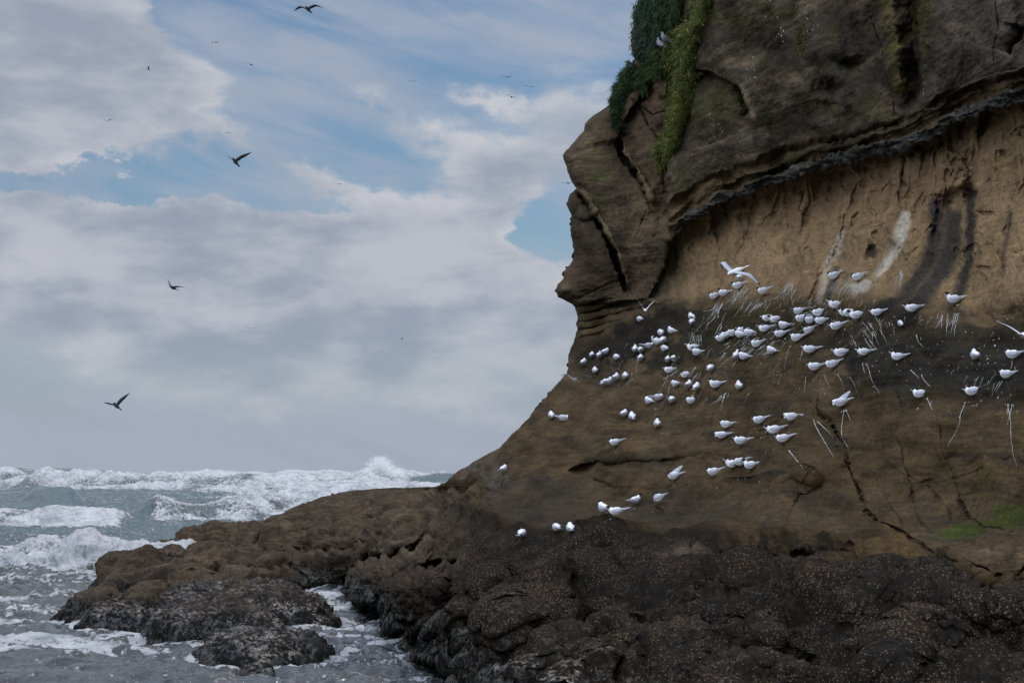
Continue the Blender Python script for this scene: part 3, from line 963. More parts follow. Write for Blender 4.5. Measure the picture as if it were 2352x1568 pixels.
    for pts, amp, L in (
        ([(590, 1190), (640, 1196), (720, 1198), (800, 1200), (860, 1196), (960, 1190)], -0.55, 60),
        ([(596, 1240), (640, 1232), (700, 1222), (760, 1235), (830, 1215)], -0.4, 50),
        ([(640, 1330), (625, 1290), (650, 1268), (700, 1258), (760, 1268), (800, 1262), (850, 1240), (900, 1225)], -0.55, 60),
        ([(792, 1420), (790, 1340), (805, 1310), (840, 1290), (900, 1278), (950, 1250), (1000, 1230)], -1.4, 110),
        ([(868, 1480), (866, 1400), (890, 1350), (930, 1320), (985, 1300), (1060, 1285)], -1.5, 110),
        ([(940, 1560), (944, 1500), (980, 1455), (1010, 1400), (1052, 1362), (1090, 1325), (1150, 1300)], -1.3, 110),
        ([(1028, 1600), (1040, 1545), (1100, 1480), (1150, 1410), (1180, 1370), (1220, 1325), (1290, 1290)], -1.1, 120),
        ([(1150, 1640), (1180, 1560), (1260, 1480), (1330, 1430), (1400, 1410), (1500, 1425)], -0.6, 90),
        ([(1480, 1480), (1600, 1440), (1700, 1420), (1780, 1440), (1830, 1480)], -0.4, 80),
        ([(1560, 1360), (1700, 1350), (1820, 1335), (1900, 1345), (2050, 1330)], -0.35, 70),
        ([(1900, 1400), (2000, 1365), (2100, 1350), (2200, 1350), (2352, 1360)], -0.35, 60),
        ([(2000, 1600), (2050, 1500), (2150, 1420), (2250, 1380), (2352, 1375)], -0.5, 80),
        ([(1600, 1600), (1700, 1520), (1820, 1500), (1900, 1530)], -0.35, 70),
        ([(960, 1185), (1010, 1150), (1060, 1130), (1110, 1110)], -0.5, 50),
        ([(860, 1195), (930, 1175), (1000, 1150), (1040, 1130)], -0.35, 40),
    ):
        d, s, t = pline(Uw, Vw, pts)
        tp = sst(t, 0, .12) * (1 - sst(t, .88, 1))
        k = np.where(s > 0, np.exp(-s / L) * (1 - np.exp(-np.abs(s) / (L * 0.16))), -0.32 * np.exp(-np.abs(s) / 9.0))
        D += amp * k * tp * (2.5 if amp < -1 else 1.8)
        N -= amp * k * tp * .30 * sst(U, 1000, 1200)

    # ================= colours (albedo)
    def C(*c):
        return np.array(c, dtype=np.float32)
    one = np.ones(U.shape + (3,), dtype=np.float32)
    jt = fbm(U / 60, V / 28, 41.0, 4)
    col = one * C(.105, .085, .062)

    def lay(mask, c, amt=1.0):
        nonlocal col
        a = np.clip(mask * amt, 0, 1)[..., None]
        col = col * (1 - a) + C(*c) * a
    m1 = fbm(U / 90, V / 70, 21.0, 4)
    m2 = fbm(U / 36, V / 30, 25.0, 4)
    m3 = fbm(X / 2.2, Y / 3, Z * 3.2, 4)       # stained beds
    # left wall
    lay(wallL, (.110, .086, .064))
    lay(wallL * sst(m3, -.1, .4), (.070, .057, .044), .6)
    lay(wallL * sst(U, 1290, 1330) * (1 - sst(U, 1380, 1440)) * sst(V, 420, 500), (.066, .054, .043), .8)
    lay(wallL * np.exp(-((U - 1480) / 55) ** 2 - ((V - 560) / 150) ** 2), (.175, .135, .100), .75)
    lay(wallL * np.exp(-((U - 1500) / 40) ** 2 - ((V - 200) / 70) ** 2), (.150, .100, .070), .6)
    lay(wallL * np.exp(-((U - 1475) / 42) ** 2 - ((V - 300) / 50) ** 2), (.075, .054, .042), .8)
    lay(wallL * np.exp(-((U - 1375) / 30) ** 2 - ((V - 400) / 75) ** 2) * sst(m2, -.3, .3), (.085, .095, .040), .7)
    lay(wallL * np.exp(-((U - 1430) / 34) ** 2 - ((V - 500) / 60) ** 2) * sst(m2, -.2, .3), (.045, .042, .036), .85)
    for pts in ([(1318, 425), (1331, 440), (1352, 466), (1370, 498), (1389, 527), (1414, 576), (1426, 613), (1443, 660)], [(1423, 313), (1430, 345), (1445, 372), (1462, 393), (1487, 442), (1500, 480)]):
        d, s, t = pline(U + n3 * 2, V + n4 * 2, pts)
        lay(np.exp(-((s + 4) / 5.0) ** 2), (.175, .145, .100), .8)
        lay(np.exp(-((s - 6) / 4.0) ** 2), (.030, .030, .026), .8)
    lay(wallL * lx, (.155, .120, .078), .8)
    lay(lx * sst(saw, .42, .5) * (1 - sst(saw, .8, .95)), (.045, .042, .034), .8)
    # foot of the left wall, beige
    lay(sst(V, 745, 765) * (1 - sst(ts, -14, 0)) * (1 - sst(U, 1470, 1530)) * sst(U + n1 * 10, 1335, 1355), (.190, .145, .095), .85)
    # upper right wall
    lay(wallU, (.056, .049, .040))
    lay(wallU * sst(m3, -.05, .35), (.120, .098, .074), .8)
    lay(wallU * sst(m1, -.05, .45), (.062, .060, .034), .75)
    lay(wallU * sst(m2, .05, .5) * sst(V, 100, 330), (.110, .095, .082), .6)
    vv_ = fbm((U - .2 * V) / 60, V / 110, 61.0, 4)
    col = col * (1 + (.55 * vv_ + .30 * m2)[..., None] * (wallU + .8 * wallL)[..., None])
    lay(wallU * np.exp(-((U - 1640) / 50) ** 2 - ((V - 240) / 55) ** 2), (.055, .058, .026), .9)
    lay(wallU * np.exp(-((U - 1640) / 70) ** 2 - ((V - 390) / 55) ** 2), (.066, .055, .040), .7)
    dA, sA, tA = pline(U, V, [(1700, 200), (1716, 216), (1728, 240), (1732, 268)])
    lay(np.exp(-(dA / 7.0) ** 2), (.230, .180, .130), .9)
    lay(wallU * sst(U, 2128, 2150), (.115, .098, .088), .85)
    lay(wallU * sst(U, 2128, 2150) * sst(m2, -.1, .4), (.070, .062, .058), .6)
    dP, sP, tP = pline(Uw, Vw, [(2025, -60), (2040, 40), (2052, 110), (2064, 180), (2072, 215)])
    lay(np.exp(-(dP / 15.0) ** 2) * (1 - sst(V, 205, 220)), (.155, .130, .052), .85)
    lay(np.exp(-((U - 2115) / 22) ** 2) * (1 - sst(V, 40, 110)) * wallU, (.105, .100, .038), .8)
    dP, sP, tP = pline(Uw, Vw, [(2127, 60), (2117, 90), (2114, 150), (2120, 190)])
    lay(np.exp(-(dP / 5.0) ** 2), (.120, .105, .060), .8)
    lay(wallU * np.exp(-((U - 2000) / 120) ** 2 - ((V - 130) / 90) ** 2) * (1 - sst(m3, 0, .3)), (.040, .038, .036), .7)
    # beds
    lay(bedz, (.165, .125, .078), .95)
    lay(bedz * sst(m2, .1, .5), (.075, .062, .040), .8)
    lay(inb2, (.050, .047, .034), .9)
    lay(inband, (.052, .052, .055), 1.0)
    lay(inband * sst(fbm(U / 22, V / 14, 4.0, 3), .15, .5), (.125, .125, .130), .8)
    lay(inband * sst(fbm(U / 22, V / 14, 14.0, 3), .15, .5), (.075, .072, .045), .6)
    # tan wall
    lay(wallT * sst(bs, thick - 2, thick + 6), (.205, .148, .092), 1.0)
    lay(wallT * sst(m2, .1, .6), (.165, .118, .080), .6)
    lay(wallT * sst(fl2, .15, .5), (.150, .110, .075), .4)
    lay(wallT * sst(sp, .35, .42), (.120, .090, .062), .6)
    # dark corner of the tan wall
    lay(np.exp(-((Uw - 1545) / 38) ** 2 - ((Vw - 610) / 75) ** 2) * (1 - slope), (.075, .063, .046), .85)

    # slope
    sc = one * C(.108, .082, .054)
    sc = sc * (1 + 0.30 * jt + .22 * m2)[..., None]
    a = np.clip(slope, 0, 1)[..., None]
    col = col * (1 - a) + sc * a
    sl = slope * (1 - plat)
    upper_tan = sl * sst(U, 1640, 1700) * (1 - sst(ts + n1 * 16, 5, 40))
    lay(upper_tan, (.185, .135, .085), .8)
    # broad dark swath: from the left toe sweeping through the middle to the right
    sw, ss_, st_ = pline(Uw, Vw, [(1340, 815), (1420, 800), (1470, 770), (1540, 720), (1600, 745), (1680, 740)])
    lay(sl * (1 - sst(sw + 20 * m2 + 9 * n3, 30, 44)), (.027, .026, .025), .97)
    sw, ss_, st_ = pline(Uw, Vw, [(1500, 840), (1600, 790), (1700, 800), (1800, 760), (1900, 770), (1990, 800), (2100, 815), (2250, 810), (2440, 800)])
    wdt = 22 + 45 * sst(U, 1900, 2150)
    lay(sl * (1 - sst(sw + 20 * m2 + 9 * n3, wdt * 0.6, wdt * 1.5)), (.036, .036, .030), .88)
    sw, ss_, st_ = pline(Uw, Vw, [(1990, 820), (2100, 860), (2250, 870), (2440, 860)])
    lay(sl * (1 - sst(sw + 20 * m2 + 9 * n3, 45, 85)), (.036, .036, .036), .9)
    lay(sl * np.exp(-((U - 1700) / 110) ** 2 - ((V - 745) / 48) ** 2), (.046, .043, .022), .9)
    lay(sl * np.exp(-((U - 1860) / 150) ** 2 - ((V - 735) / 30) ** 2), (.052, .046, .030), .75)
    lay(sl * sst(m1, .0, .5) * sst(V, 1000, 1100), (.125, .088, .050), .7)
    lay(sl * np.exp(-((U - 1440) / 120) ** 2 - ((V - 960) / 50) ** 2) * sst(fbm(U / 90, V / 12, 3.0, 3), -.1, .4), (.170, .128, .072), .85)
    lay(sl * np.exp(-((U - 1900) / 240) ** 2 - ((V - 790) / 60) ** 2) * sst(m2, -.2, .5), (.105, .082, .048), .6)
    lay(sl * sst(V, 870, 930) * sst(U, 1500, 1700) * (1 - sst(V, 1080, 1180)), (.095, .070, .042), .6)
    lay(sl * np.exp(-((U - 1280) / 120) ** 2 - ((V - 900) / 80) ** 2), (.120, .088, .056), .6)
    lay(sl * np.exp(-((U - 1560) / 110) ** 2 - ((V - 1180) / 60) ** 2), (.055, .048, .040), .75)
    lay(sl * sst(fbm(U / 130, V / 45, 81.0, 4), .0, .5), (.050, .044, .036), .65)
    lay(sl * sst(V, 1140, 1200) * sst(m2, -.3, .3), (.062, .054, .044), .7)
    lay(sl * sst(U, 1080, 1130) * (1 - sst(U, 1320, 1400)) * sst(V, 1070, 1140), (.058, .051, .044), .7)
    lay(sl * np.exp(-((U - 1120) / 60) ** 2 - ((V - 1085) / 30) ** 2) * sst(m2, -.1, .4), (.190, .180, .175), .6)
    # green algae at the far right
    gs = fbm((U + .5 * V) / 26, (V - .3 * U) / 8, 33.0, 4)
    for (gu, gv, ga, gb) in ((2200, 1212, 70, 18), (2325, 1180, 60, 26), (2270, 1200, 80, 12)):
        gq = np.exp(-((U - gu) / ga) ** 2 - ((V - gv) / gb) ** 2)
        lay(sst(gq + .55 * gs, .35, .75), (.062, .084, .022), .85)
    # chalky smears below the roosts
    ws = fbm((U + .62 * V) / 4.5, (V - .5 * U) / 34, 37.0, 4)
    for (gu, gv, ga, gb) in ((1700, 680, 34, 16), (1750, 700, 34, 14), (1815, 662, 14, 22), (1935, 668, 44, 16), (1985, 655, 34, 14), (1860, 735, 70, 16), (1730, 800, 70, 16), (1990, 765, 34, 20), (2170, 735, 50, 12), (1600, 780, 18, 18)):
        gq = np.exp(-((U - gu) / ga) ** 2 - ((V - gv) / gb) ** 2)
        lay(sst(gq * .8 + ws, .72, 1.15) * sst(gq, .12, .5), (.30, .29, .27), .65)
    lay(sl * np.exp(-((U - 2270) / 40) ** 2 - ((V - 1090) / 25) ** 2), (.150, .125, .055), .6)
    lay(np.clip(crk, 0, 1), (.022, .022, .021), .5)
    # white and rusty seeps, dark marks, and cave shade painted in as strips
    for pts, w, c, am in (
        ([(1936, 520), (1920, 570), (1905, 600), (1892, 650), (1870, 700)], 9, (.330, .300, .270), .75),
        ([(2082, 480), (2078, 520), (2065, 560), (2050, 580), (2020, 610), (1990, 640)], 11, (.420, .400, .370), .85),
        ([(1988, 635), (1970, 655), (1950, 665)], 12, (.420, .400, .370), .7),
        ([(2240, 590), (2242, 620), (2235, 680)], 4, (.250, .200, .150), .0),
        ([(2323, 480), (2320, 530), (2314, 590), (2308, 650)], 7, (.070, .055, .050), .8),
        ([(2152, 440), (2150, 520), (2135, 580), (2105, 640), (2060, 700), (2000, 745), (1950, 770)], 19, (.032, .031, .033), .92),  # left shadow strip of the cave, painted into the rock colour
        ([(2190, 470), (2186, 540), (2165, 610), (2130, 670), (2090, 725), (2030, 770)], 23, (.030, .030, .032), .94),  # main cave shadow, painted dark in the same way
        ([(2232, 420), (2230, 520), (2216, 600), (2198, 660), (2170, 730)], 13, (.032, .030, .031), .95),  # shadow of the narrow right hollow, put into the colour
        ([(1925, 610), (1912, 650), (1895, 690)], 8, (.060, .055, .070), .85),
        ([(2000, 560), (2004, 575), (1998, 592)], 9, (.035, .032, .030), .9),
    ):
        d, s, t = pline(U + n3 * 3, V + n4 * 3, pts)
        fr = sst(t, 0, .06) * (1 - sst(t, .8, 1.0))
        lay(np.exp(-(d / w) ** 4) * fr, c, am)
    # platform
    pl_c = one * C(.030, .026, .022)
    a = np.clip(plat, 0, 1)[..., None]
    col = col * (1 - a) + pl_c * a
    brown = plat * (1 - sst(U, 1000, 1130)) * (1 - sst(V, 1290, 1380))
    lay(brown, (.120, .096, .076), .9)
    lay(brown * sst(m3, -.1, .35), (.066, .054, .045), .8)
    lay(brown * sst(fbm(U / 40, V / 7, 31.0, 3), .25, .55), (.21, .19, .17), .45)
    lay(plat * sst(U, 1640, 1720) * np.exp(-((ps - 20) / 26.0) ** 2) * sst(m2, -.5, .2), (.105, .078, .050), .9)
    lay(np.exp(-((U - 2050) / 95) ** 2 - ((V - 1266) / 22) ** 4), (.150, .110, .066), .9)
    lay(np.exp(-((U - 1870) / 60) ** 2 - ((V - 1283) / 8) ** 2), (.155, .115, .070), .8)
    lay(np.exp(-((U - 2310) / 90) ** 2 - ((V - 1270) / 32) ** 2) * sst(m2, -.4, .2), (.165, .118, .075), .9)
    lay(np.exp(-((U - 1560) / 55) ** 2 - ((V - 1268) / 9) ** 2) * sst(m2, -.5, .1), (.300, .270, .240), .8)
    lay(np.exp(-((U - 920) / 30) ** 2 - ((V - 1255) / 14) ** 2) * sst(m2, -.5, .1), (.200, .190, .180), .7)
    lay(np.exp(-((U - 1110) / 55) ** 2 - ((V - 1245) / 20) ** 2) * sst(m2, -.4, .2), (.095, .082, .068), .7)
    barn = plat * (1 - np.exp(-((U - 2050) / 110) ** 2 - ((V - 1266) / 30) ** 2)) * sst(ps, 10, 40) * (1 - .75 * sst(U, 2150, 2250) * (1 - sst(V, 1320, 1360)))
    barn = np.where(U < 1080, plat, barn)
    barn = barn * (0.72 + 0.35 * m1)
    # water-washed feet of the rocks: bare, dark, wet
    wz = 1 - sst(Z + 0.15 * n1 + 0.1 * n3, 0.25, 0.75)
    wet = wz * plat
    barn = barn * (1 - wz)
    wet = wet + 0.12 * plat * sst(m2, .0, .5)
    wet = np.clip(wet + 0.55 * inband * sst(m2, -.1, .3), 0, 1)
    lay(plat * wz, (.026, .025, .025), .9)
    tone = 0.78 * one[..., 0] - 0.10 * wallL + 0.02 * wallU + .10 * bedz + 0.22 * wallT - 0.17 * sl - 0.34 * plat * (1 - brown)
    tone = tone - .20 * brown + .10 * plat * (1 - brown)
    col = col * (1 - plat[..., None] * C(0, .05, .14))
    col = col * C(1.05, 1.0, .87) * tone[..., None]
    return D, N, col, wet, barn


def build_headland():
    vs = np.concatenate([np.linspace(-410, -24, 40)[:-1], np.arange(-24, 1108, 1.9), np.arange(1108, 1215, 1.25), np.arange(1215, 1632, 1.9)])
    sil = np.array(SIL, dtype=np.float64)
    # small natural irregularity of the outline
    su = np.interp(vs, sil[:, 1], sil[:, 0])
    jit = 2.2 * perlin(vs / 11.0, vs * 0, 3.3) + 1.4 * perlin(vs / 4.0, vs * 0, 8.3)
    su = su + jit * (1 - sst(vs, 1100, 1120) * (1 - sst(vs, 1200, 1220)))
    NA, NB_ = 330, 560
    NC = NA + NB_
    mid = 1510 - 400 * sst(vs, 560, 1115)
    sa = np.linspace(0, 1, NA, endpoint=False)
    sb = np.linspace(0, 1, NB_)
    mid = np.maximum(mid, su + 130)
    U = np.concatenate([su[:, None] + (mid - su)[:, None] * sa[None], mid[:, None] + (2450 - mid)[:, None] * sb[None]], 1)
    V = np.repeat(vs[:, None], NC, 1)
    V = V + (0.9 * perlin(U / 5.0, V / 5.0, 2.0) * np.exp(-((U - su[:, None]) / 60) ** 2)) * (sst(vs, 1112, 1120)[:, None])
    D0 = rbf_depth(U, V)
    W0 = pix(U, V, D0)
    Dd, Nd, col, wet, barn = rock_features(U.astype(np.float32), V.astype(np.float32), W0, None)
    # round the outline off towards the back
    keep = sil[(sil[:, 1] > -300)]
    e, _, _ = pline(U.astype(np.float32), V.astype(np.float32), keep)
    E = 30.0
    t = np.clip(1 - e / E, 0, 1)
    low = sst(V, 1100, 1125)
    curl = 1.0 - np.sqrt(np.maximum(1 - t ** 2, 0))
    Dd = Dd * sst(e, 0, 14) if False else Dd * (0.35 + 0.65 * sst(e, 0, 26))
    D = D0 + Dd + curl * (1.1 + 0.5 * low)
    # nothing of the rock lies under the water except its foot
    wd = water_depth(U, V)
    foot = sst(V, 1340, 1360)
    lim = np.where(e < 26, wd * (1.0 + 0.012 * (1 - e / 26.0)), wd * (1 - 0.0016 * np.clip(e - 26, 0, 30)))
    D = np.where((V > 1300), np.minimum(D, lim), np.minimum(D, wd * 0.985 if True else D))
    W = pix(U, V, D)
    # weathering displaces the rock along its own normal
    du = np.gradient(W, axis=1)
    dv = np.gradient(W, axis=0)
    nrm = np.cross(dv, du)
    nrm /= np.linalg.norm(nrm, axis=2)[..., None] + 1e-9
    vd = pix_dir(U, V)
    nrm *= -np.sign((nrm * vd).sum(-1))[..., None]
    for _ in range(2):
        nrm[1:-1, 1:-1] = (nrm[1:-1, 1:-1] + nrm[:-2, 1:-1] + nrm[2:, 1:-1] + nrm[1:-1, :-2] + nrm[1:-1, 2:]) / 5
    nrm /= np.linalg.norm(nrm, axis=2)[..., None] + 1e-9
    W = W + nrm * (Nd * (0.25 + 0.75 * sst(e, 0, 20)))[..., None]
    # back side, leading away from the edge
    ks = [0.5, 1.5, 3.5, 7.0, 12.0]
    back = []
    for k in reversed(ks):
        b = W[:, 0, :].copy()
        hi = 1 - sst(vs, 1085, 1120)
        b[:, 1] += k
        b[:, 0] += k * (0.30 * hi + 0.06)
        b[:, 2] -= (1 - hi) * (0.10 * k + 0.03 * k * k)
        b[:, 0] += 0.2 * perlin(vs / 30.0, vs * 0 + k, 1.0)
        back.append(b)
    B = np.stack(back, 1)
    full = np.concatenate([B, W], 1)
    nb = len(ks)
    ext = lambda A: np.concatenate([np.repeat(A[:, :1], nb, 1), A], 1)
    me = np_mesh('headland', full.reshape(-1, 3), grid_faces(len(vs), NC + nb), MATS['rock'])
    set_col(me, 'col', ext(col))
    set_attr(me, 'wet', ext(wet))
    set_attr(me, 'barn', ext(barn))
    o = link('cliff', me)
    tag(o, kind='structure')
    # the cliff goes on upwards and back out of the picture: a rough crown and slab behind it
    return o, full


cliff, cliff_pts = build_headland()
# ------------------------------------------------------------------ outlying rocks in the surf
cliff_bvh = None


def make_bvh(o):
    me = o.data
    co = np.empty(len(me.vertices) * 3, dtype=np.float32)
    me.vertices.foreach_get('co', co)
    fc = np.empty(len(me.polygons) * 4, dtype=np.int32)
    me.loops.foreach_get('vertex_index', fc)
    return BVHTree.FromPolygons(co.reshape(-1, 3).tolist(), fc.reshape(-1, 4).tolist())


def hit(u, v):
    """the place on the headland seen at photo (u, v)"""
    d = Vector(pix_dir(np.array(float(u)), np.array(float(v)))).normalized()
    loc, nor, idx, dist = cliff_bvh.ray_cast(Vector((0, 0, CAM_H)), d)
    if loc is None:
        return None, None
    if nor.dot(d) > 0:
        nor = -nor
    return loc, nor


cliff_bvh = make_bvh(cliff)


def world_rock(name, label, domes, seed, wetness, brown, lump=0.10):
    """a rock as wide, high and deep as its domes: (photo u, base v, half width px, top v, half depth m)"""
    ds = []
    for (u, vb, hw, vt, ry) in domes:
        Dn = float(water_depth(np.array(float(u)), np.array(float(vb))))
        Dc = Dn + ry
        c = pix(np.array(float(u)), np.array(1085.0), np.array(Dc))
        top = float(pix(np.array(float(u)), np.array(float(vt)), np.array(Dc - 0.15 * ry))[2])
        ds.append((float(c[0]), float(c[1]), hw * Dc / FPX, ry, top))
    x0 = min(d[0] - d[2] for d in ds) - .5
    x1 = max(d[0] + d[2] for d in ds) + .5
    y0 = min(d[1] - d[3] for d in ds) - .5
    y1 = max(d[1] + d[3] for d in ds) + .5
    st = 0.021
    nx, ny = int((x1 - x0) / st), int((y1 - y0) / (st * 1.5))
    X, Y = np.meshgrid(np.linspace(x0, x1, nx), np.linspace(y0, y1, ny))
    wx = 0.22 * perlin(X / .9, Y / .9, seed) + .07 * perlin(X / .3, Y / .3, seed)
    wy = 0.22 * perlin(X / .9, Y / .9, seed + 4)
    Z = np.full(X.shape, -1.5)
    for (cx, cy, rx, ry, top) in ds:
        r = np.sqrt(((X + wx - cx) / rx) ** 2 + ((Y + wy - cy) / ry) ** 2)
        z = np.where(r < 1, (top + .35) * np.maximum(1 - r ** 2.6, 0) ** 0.48 - .35, -.35 - (r - 1) * 3)
        k = 0.10
        h = np.clip(0.5 + 0.5 * (z - Z) / k, 0, 1)
        Z = Z * (1 - h) + z * h + k * h * (1 - h)
    P = np.stack([X, Y, Z], -1)
    n = np.cross(np.gradient(P, axis=1), np.gradient(P, axis=0))
    n /= np.linalg.norm(n, axis=2)[..., None]
    a = 1.15 * lump * (np.abs(perlin(X / .75, Y / .75, Z / .6 + seed)) * 2.6 - .5 + .6 * np.abs(perlin(X / .3, Y / .3, Z / .25 + seed)) + .25 * fbm(X / .2, Y / .2, Z / .15, 2) + .5 * wetness * np.abs(perlin(X / .12, Y / .14, Z / .1))) + 0.030 * fbm(X / .16, Y / .2, Z / .13 + seed, 3, .6) + 0.016 * np.abs(perlin(X / .05, Y / .06, Z / .05)) * 2
    P = P + n * a[..., None]
    Z = P[..., 2]
    f = grid_faces(ny, nx)
    keep = (Z.ravel()[f] > -0.33).any(1)
    f = f[keep]
    used = np.unique(f)
    mp = np.full(nx * ny, -1)
    mp[used] = np.arange(len(used))
    me = np_mesh(name, P.reshape(-1, 3)[used], mp[f][:, ::-1], MATS['rock'])
    m = fbm(X / .8, Y / .8, Z + seed, 4)
    hi = sst(Z + .18 * m, 0.30, 0.65)
    brown = tuple(np.array(brown) * np.array((.95, .95, .93)))
    col = np.array((.016, .015, .015)) * (1 - hi[..., None]) + np.array(brown) * .70 * hi[..., None]
    bare = sst(m, .15, .45) * (1 - hi)
    col = col * (1 - bare[..., None] * .4) + np.array((.040, .038, .036)) * bare[..., None] * .4
    wet = np.clip((1 - hi) * 1.0 + wetness * (0.6 + .8 * m), 0, 1)
    set_col(me, 'col', col.reshape(-1, 3)[used])
    set_attr(me, 'wet', wet.ravel()[used])
    set_attr(me, 'barn', (sst(Z, .2, .45) * (0.85 + .3 * m) * (1 - .5 * wetness)).ravel()[used])
    o = link(name, me)
    tag(o, label, 'rock', 'mussel covered rocks standing in the surf')
    return o


for args in ROCKS:
    world_rock(*args)
# ------------------------------------------------------------------ birds


def loft(rings, seg=12, close=True):
    """rings: (x, y, z, half width, half height); one continuous skin along them"""
    P = np.array([r[:3] for r in rings], dtype=np.float64)
    T = np.gradient(P, axis=0)
    T /= np.linalg.norm(T, axis=1)[:, None] + 1e-9
    co, fc = [], []
    up = np.array([0, 0, 1.0])
    for i, r in enumerate(rings):
        t = T[i]
        side = np.cross(up, t)
        if np.linalg.norm(side) < 0.2:
            side = np.array([0, 1.0, 0])
        side /= np.linalg.norm(side)
        u2 = np.cross(t, side)
        for k in range(seg):
            a = 2 * math.pi * k / seg
            co.append(P[i] + side * math.cos(a) * r[3] + u2 * math.sin(a) * r[4])
    n = len(rings)
    for i in range(n - 1):
        for k in range(seg):
            a, b = i * seg + k, i * seg + (k + 1) % seg
            fc.append((a, b, b + seg, a + seg))
    co = np.array(co)
    c0, c1 = len(co), len(co) + 1
    co = np.vstack([co, P[0], P[-1]])
    for k in range(seg):
        fc.append((c0, (k + 1) % seg, k, k))
        b = (n - 1) * seg
        fc.append((c1, b + k, b + (k + 1) % seg, b + (k + 1) % seg))
    return co, fc


def py_mesh(name, parts, mat):
    co, fc, off = [], [], 0
    for c, f in parts:
        co.extend([tuple(map(float, p)) for p in c])
        for q in f:
            q = list(dict.fromkeys(q))
            if len(q) >= 3:
                fc.append([i + off for i in q])
        off += len(c)
    me = bpy.data.meshes.new(name)
    me.from_pydata(co, [], fc)
    me.polygons.foreach_set('use_smooth', [True] * len(me.polygons))
    me.materials.append(mat)
    me.update()
    return me


M_WHITE = mat_plain('white_plumage', (0.77, 0.77, 0.78), 0.8, 0.08, 60)
M_GREY = mat_plain('pale_grey_plumage', (0.45, 0.47, 0.54), 0.75, 0.2, 70)
M_TIP = mat_plain('dark_primaries', (0.16, 0.17, 0.19), 0.7, 0.2, 40)
M_TIP2 = mat_plain('grey_primaries_gap_shade', (0.36, 0.38, 0.44), 0.7, 0.3, 60)
M_BLACK = mat_plain('black_cap', (0.012, 0.012, 0.014), 0.7)
M_BILL = mat_plain('black_bill', (0.010, 0.010, 0.010), 0.45)
M_LEG = mat_plain('dark_leg', (0.055, 0.022, 0.018), 0.6)
M_RED = mat_plain('red_bill', (0.30, 0.018, 0.012), 0.5)
M_SLATE = mat_plain('slate_backlit_plumage', (0.10, 0.105, 0.125), 0.75, 0.35, 35)  # pigeon slate; on flying birds, backlit shade put into the wing colour
M_BACKLIT = mat_plain('backlit_plumage', (0.075, 0.08, 0.09), 0.8, 0.2, 10)  # white birds against the sky: their shade put into the colour; also wing tips
M_PIG = mat_plain('pigeon_grey', (0.20, 0.21, 0.25), 0.75, 0.3, 35)
M_PIGD = mat_plain('pigeon_dark', (0.035, 0.032, 0.045), 0.65, 0.3, 35)

TAIL = [(-.155, 0, .108, .010, .006), (-.12, 0, .110, .028, .020), (-.095, 0, .113, .044, .036), (-.055, 0, .118, .062, .060), (-.01, 0, .116, .069, .070), (.03, 0, .124, .065, .068), (.058, 0, .140, .052, .056)]
HEADS = {
    'rest': [(.076, 0, .164, .041, .044), (.088, 0, .184, .034, .036), (.100, 0, .199, .032, .032), (.118, 0, .203, .029, .029), (.136, 0, .199, .019, .020), (.146, 0, .196, .007, .007)],
    'up': [(.072, 0, .172, .038, .040), (.080, 0, .204, .028, .031), (.091, 0, .226, .029, .030), (.109, 0, .233, .0285, .029), (.128, 0, .230, .019, .020), (.139, 0, .227, .007, .007)],
    'tuck': [(.072, .004, .160, .038, .036), (.062, .010, .178, .030, .028), (.042, .014, .186, .026, .024), (.022, .014, .182, .018, .017), (.010, .013, .176, .006, .006)],
    'preen': [(.088, 0, .158, .038, .040), (.112, .006, .166, .029, .030), (.130, .012, .150, .026, .027), (.128, .018, .126, .024, .024), (.112, .022, .110, .014, .014), (.104, .023, .103, .005, .005)],
}
HEADC = {'rest': ((.106, 0, .202), (.145, 0, .196), (.192, 0, .186)), 'up': ((.099, 0, .231), (.136, 0, .227), (.184, 0, .220)),
         'tuck': ((.046, .012, .188), (.012, .013, .176), (-.018, .020, .160)), 'preen': ((.134, .014, .150), (.106, .022, .106), (.070, .030, .085))}


def cap_mesh(c, tip, r=0.0370):
    """black crown: a bowl of feathers lying over the top and back of the head"""
    c = np.array(c)
    f = np.array(tip) - c
    f /= np.linalg.norm(f)
    up = np.array([0, 0, 1.0])
    if abs(f[2]) > .75:
        up = np.array([1.0, 0, 0.35])
    side = np.cross(up, f)
    side /= np.linalg.norm(side)
    up = np.cross(f, side)
    ax = up * math.cos(.72) - f * math.sin(.72)          # pole tilted towards the nape
    bx = np.cross(side, ax)
    co, fc = [], []
    for i in range(6):
        th = i / 5 * 1.80
        for k in range(12):
            a = 2 * math.pi * k / 12
            d = ax * math.cos(th) + (bx * math.cos(a) * 1.12 + side * math.sin(a)) * math.sin(th)
            co.append(c + d * r * (1.12 - .05 * (i == 5)))
    for i in range(5):
        for k in range(12):
            p, q = i * 12 + k, i * 12 + (k + 1) % 12
            fc.append((p, q, q + 12, p + 12))
    return np.array(co), fc


def cone(p0, p1, r0, r1=0.0005, seg=7):
    p0, p1 = np.array(p0), np.array(p1)
    return loft([(*p0, r0, r0), (*(p0 * .5 + p1 * .5), (r0 + r1) * .55, (r0 + r1) * .55), (*p1, r1, r1)], seg)


def wing_folded(s):
    return loft([(.060, s * .044, .146, .004, .010), (.045, s * .058, .138, .008, .026), (.0, s * .066, .128, .009, .038), (-.05, s * .057, .124, .009, .038),
                 (-.10, s * .040, .124, .008, .026), (-.15, s * .018, .126, .006, .015), (-.20, s * .004, .129, .004, .008), (-.245, -s * .010, .133, .002, .003)], 10)


def tail_mesh():
    out = []
    for s in (-1, 1):
        out.append(loft([(-.11, s * .006, .112, .018, .008), (-.16, s * .010, .113, .014, .005), (-.21, s * .018, .117, .008, .003), (-.27, s * .030, .121, .0015, .001)], 8))
    return out


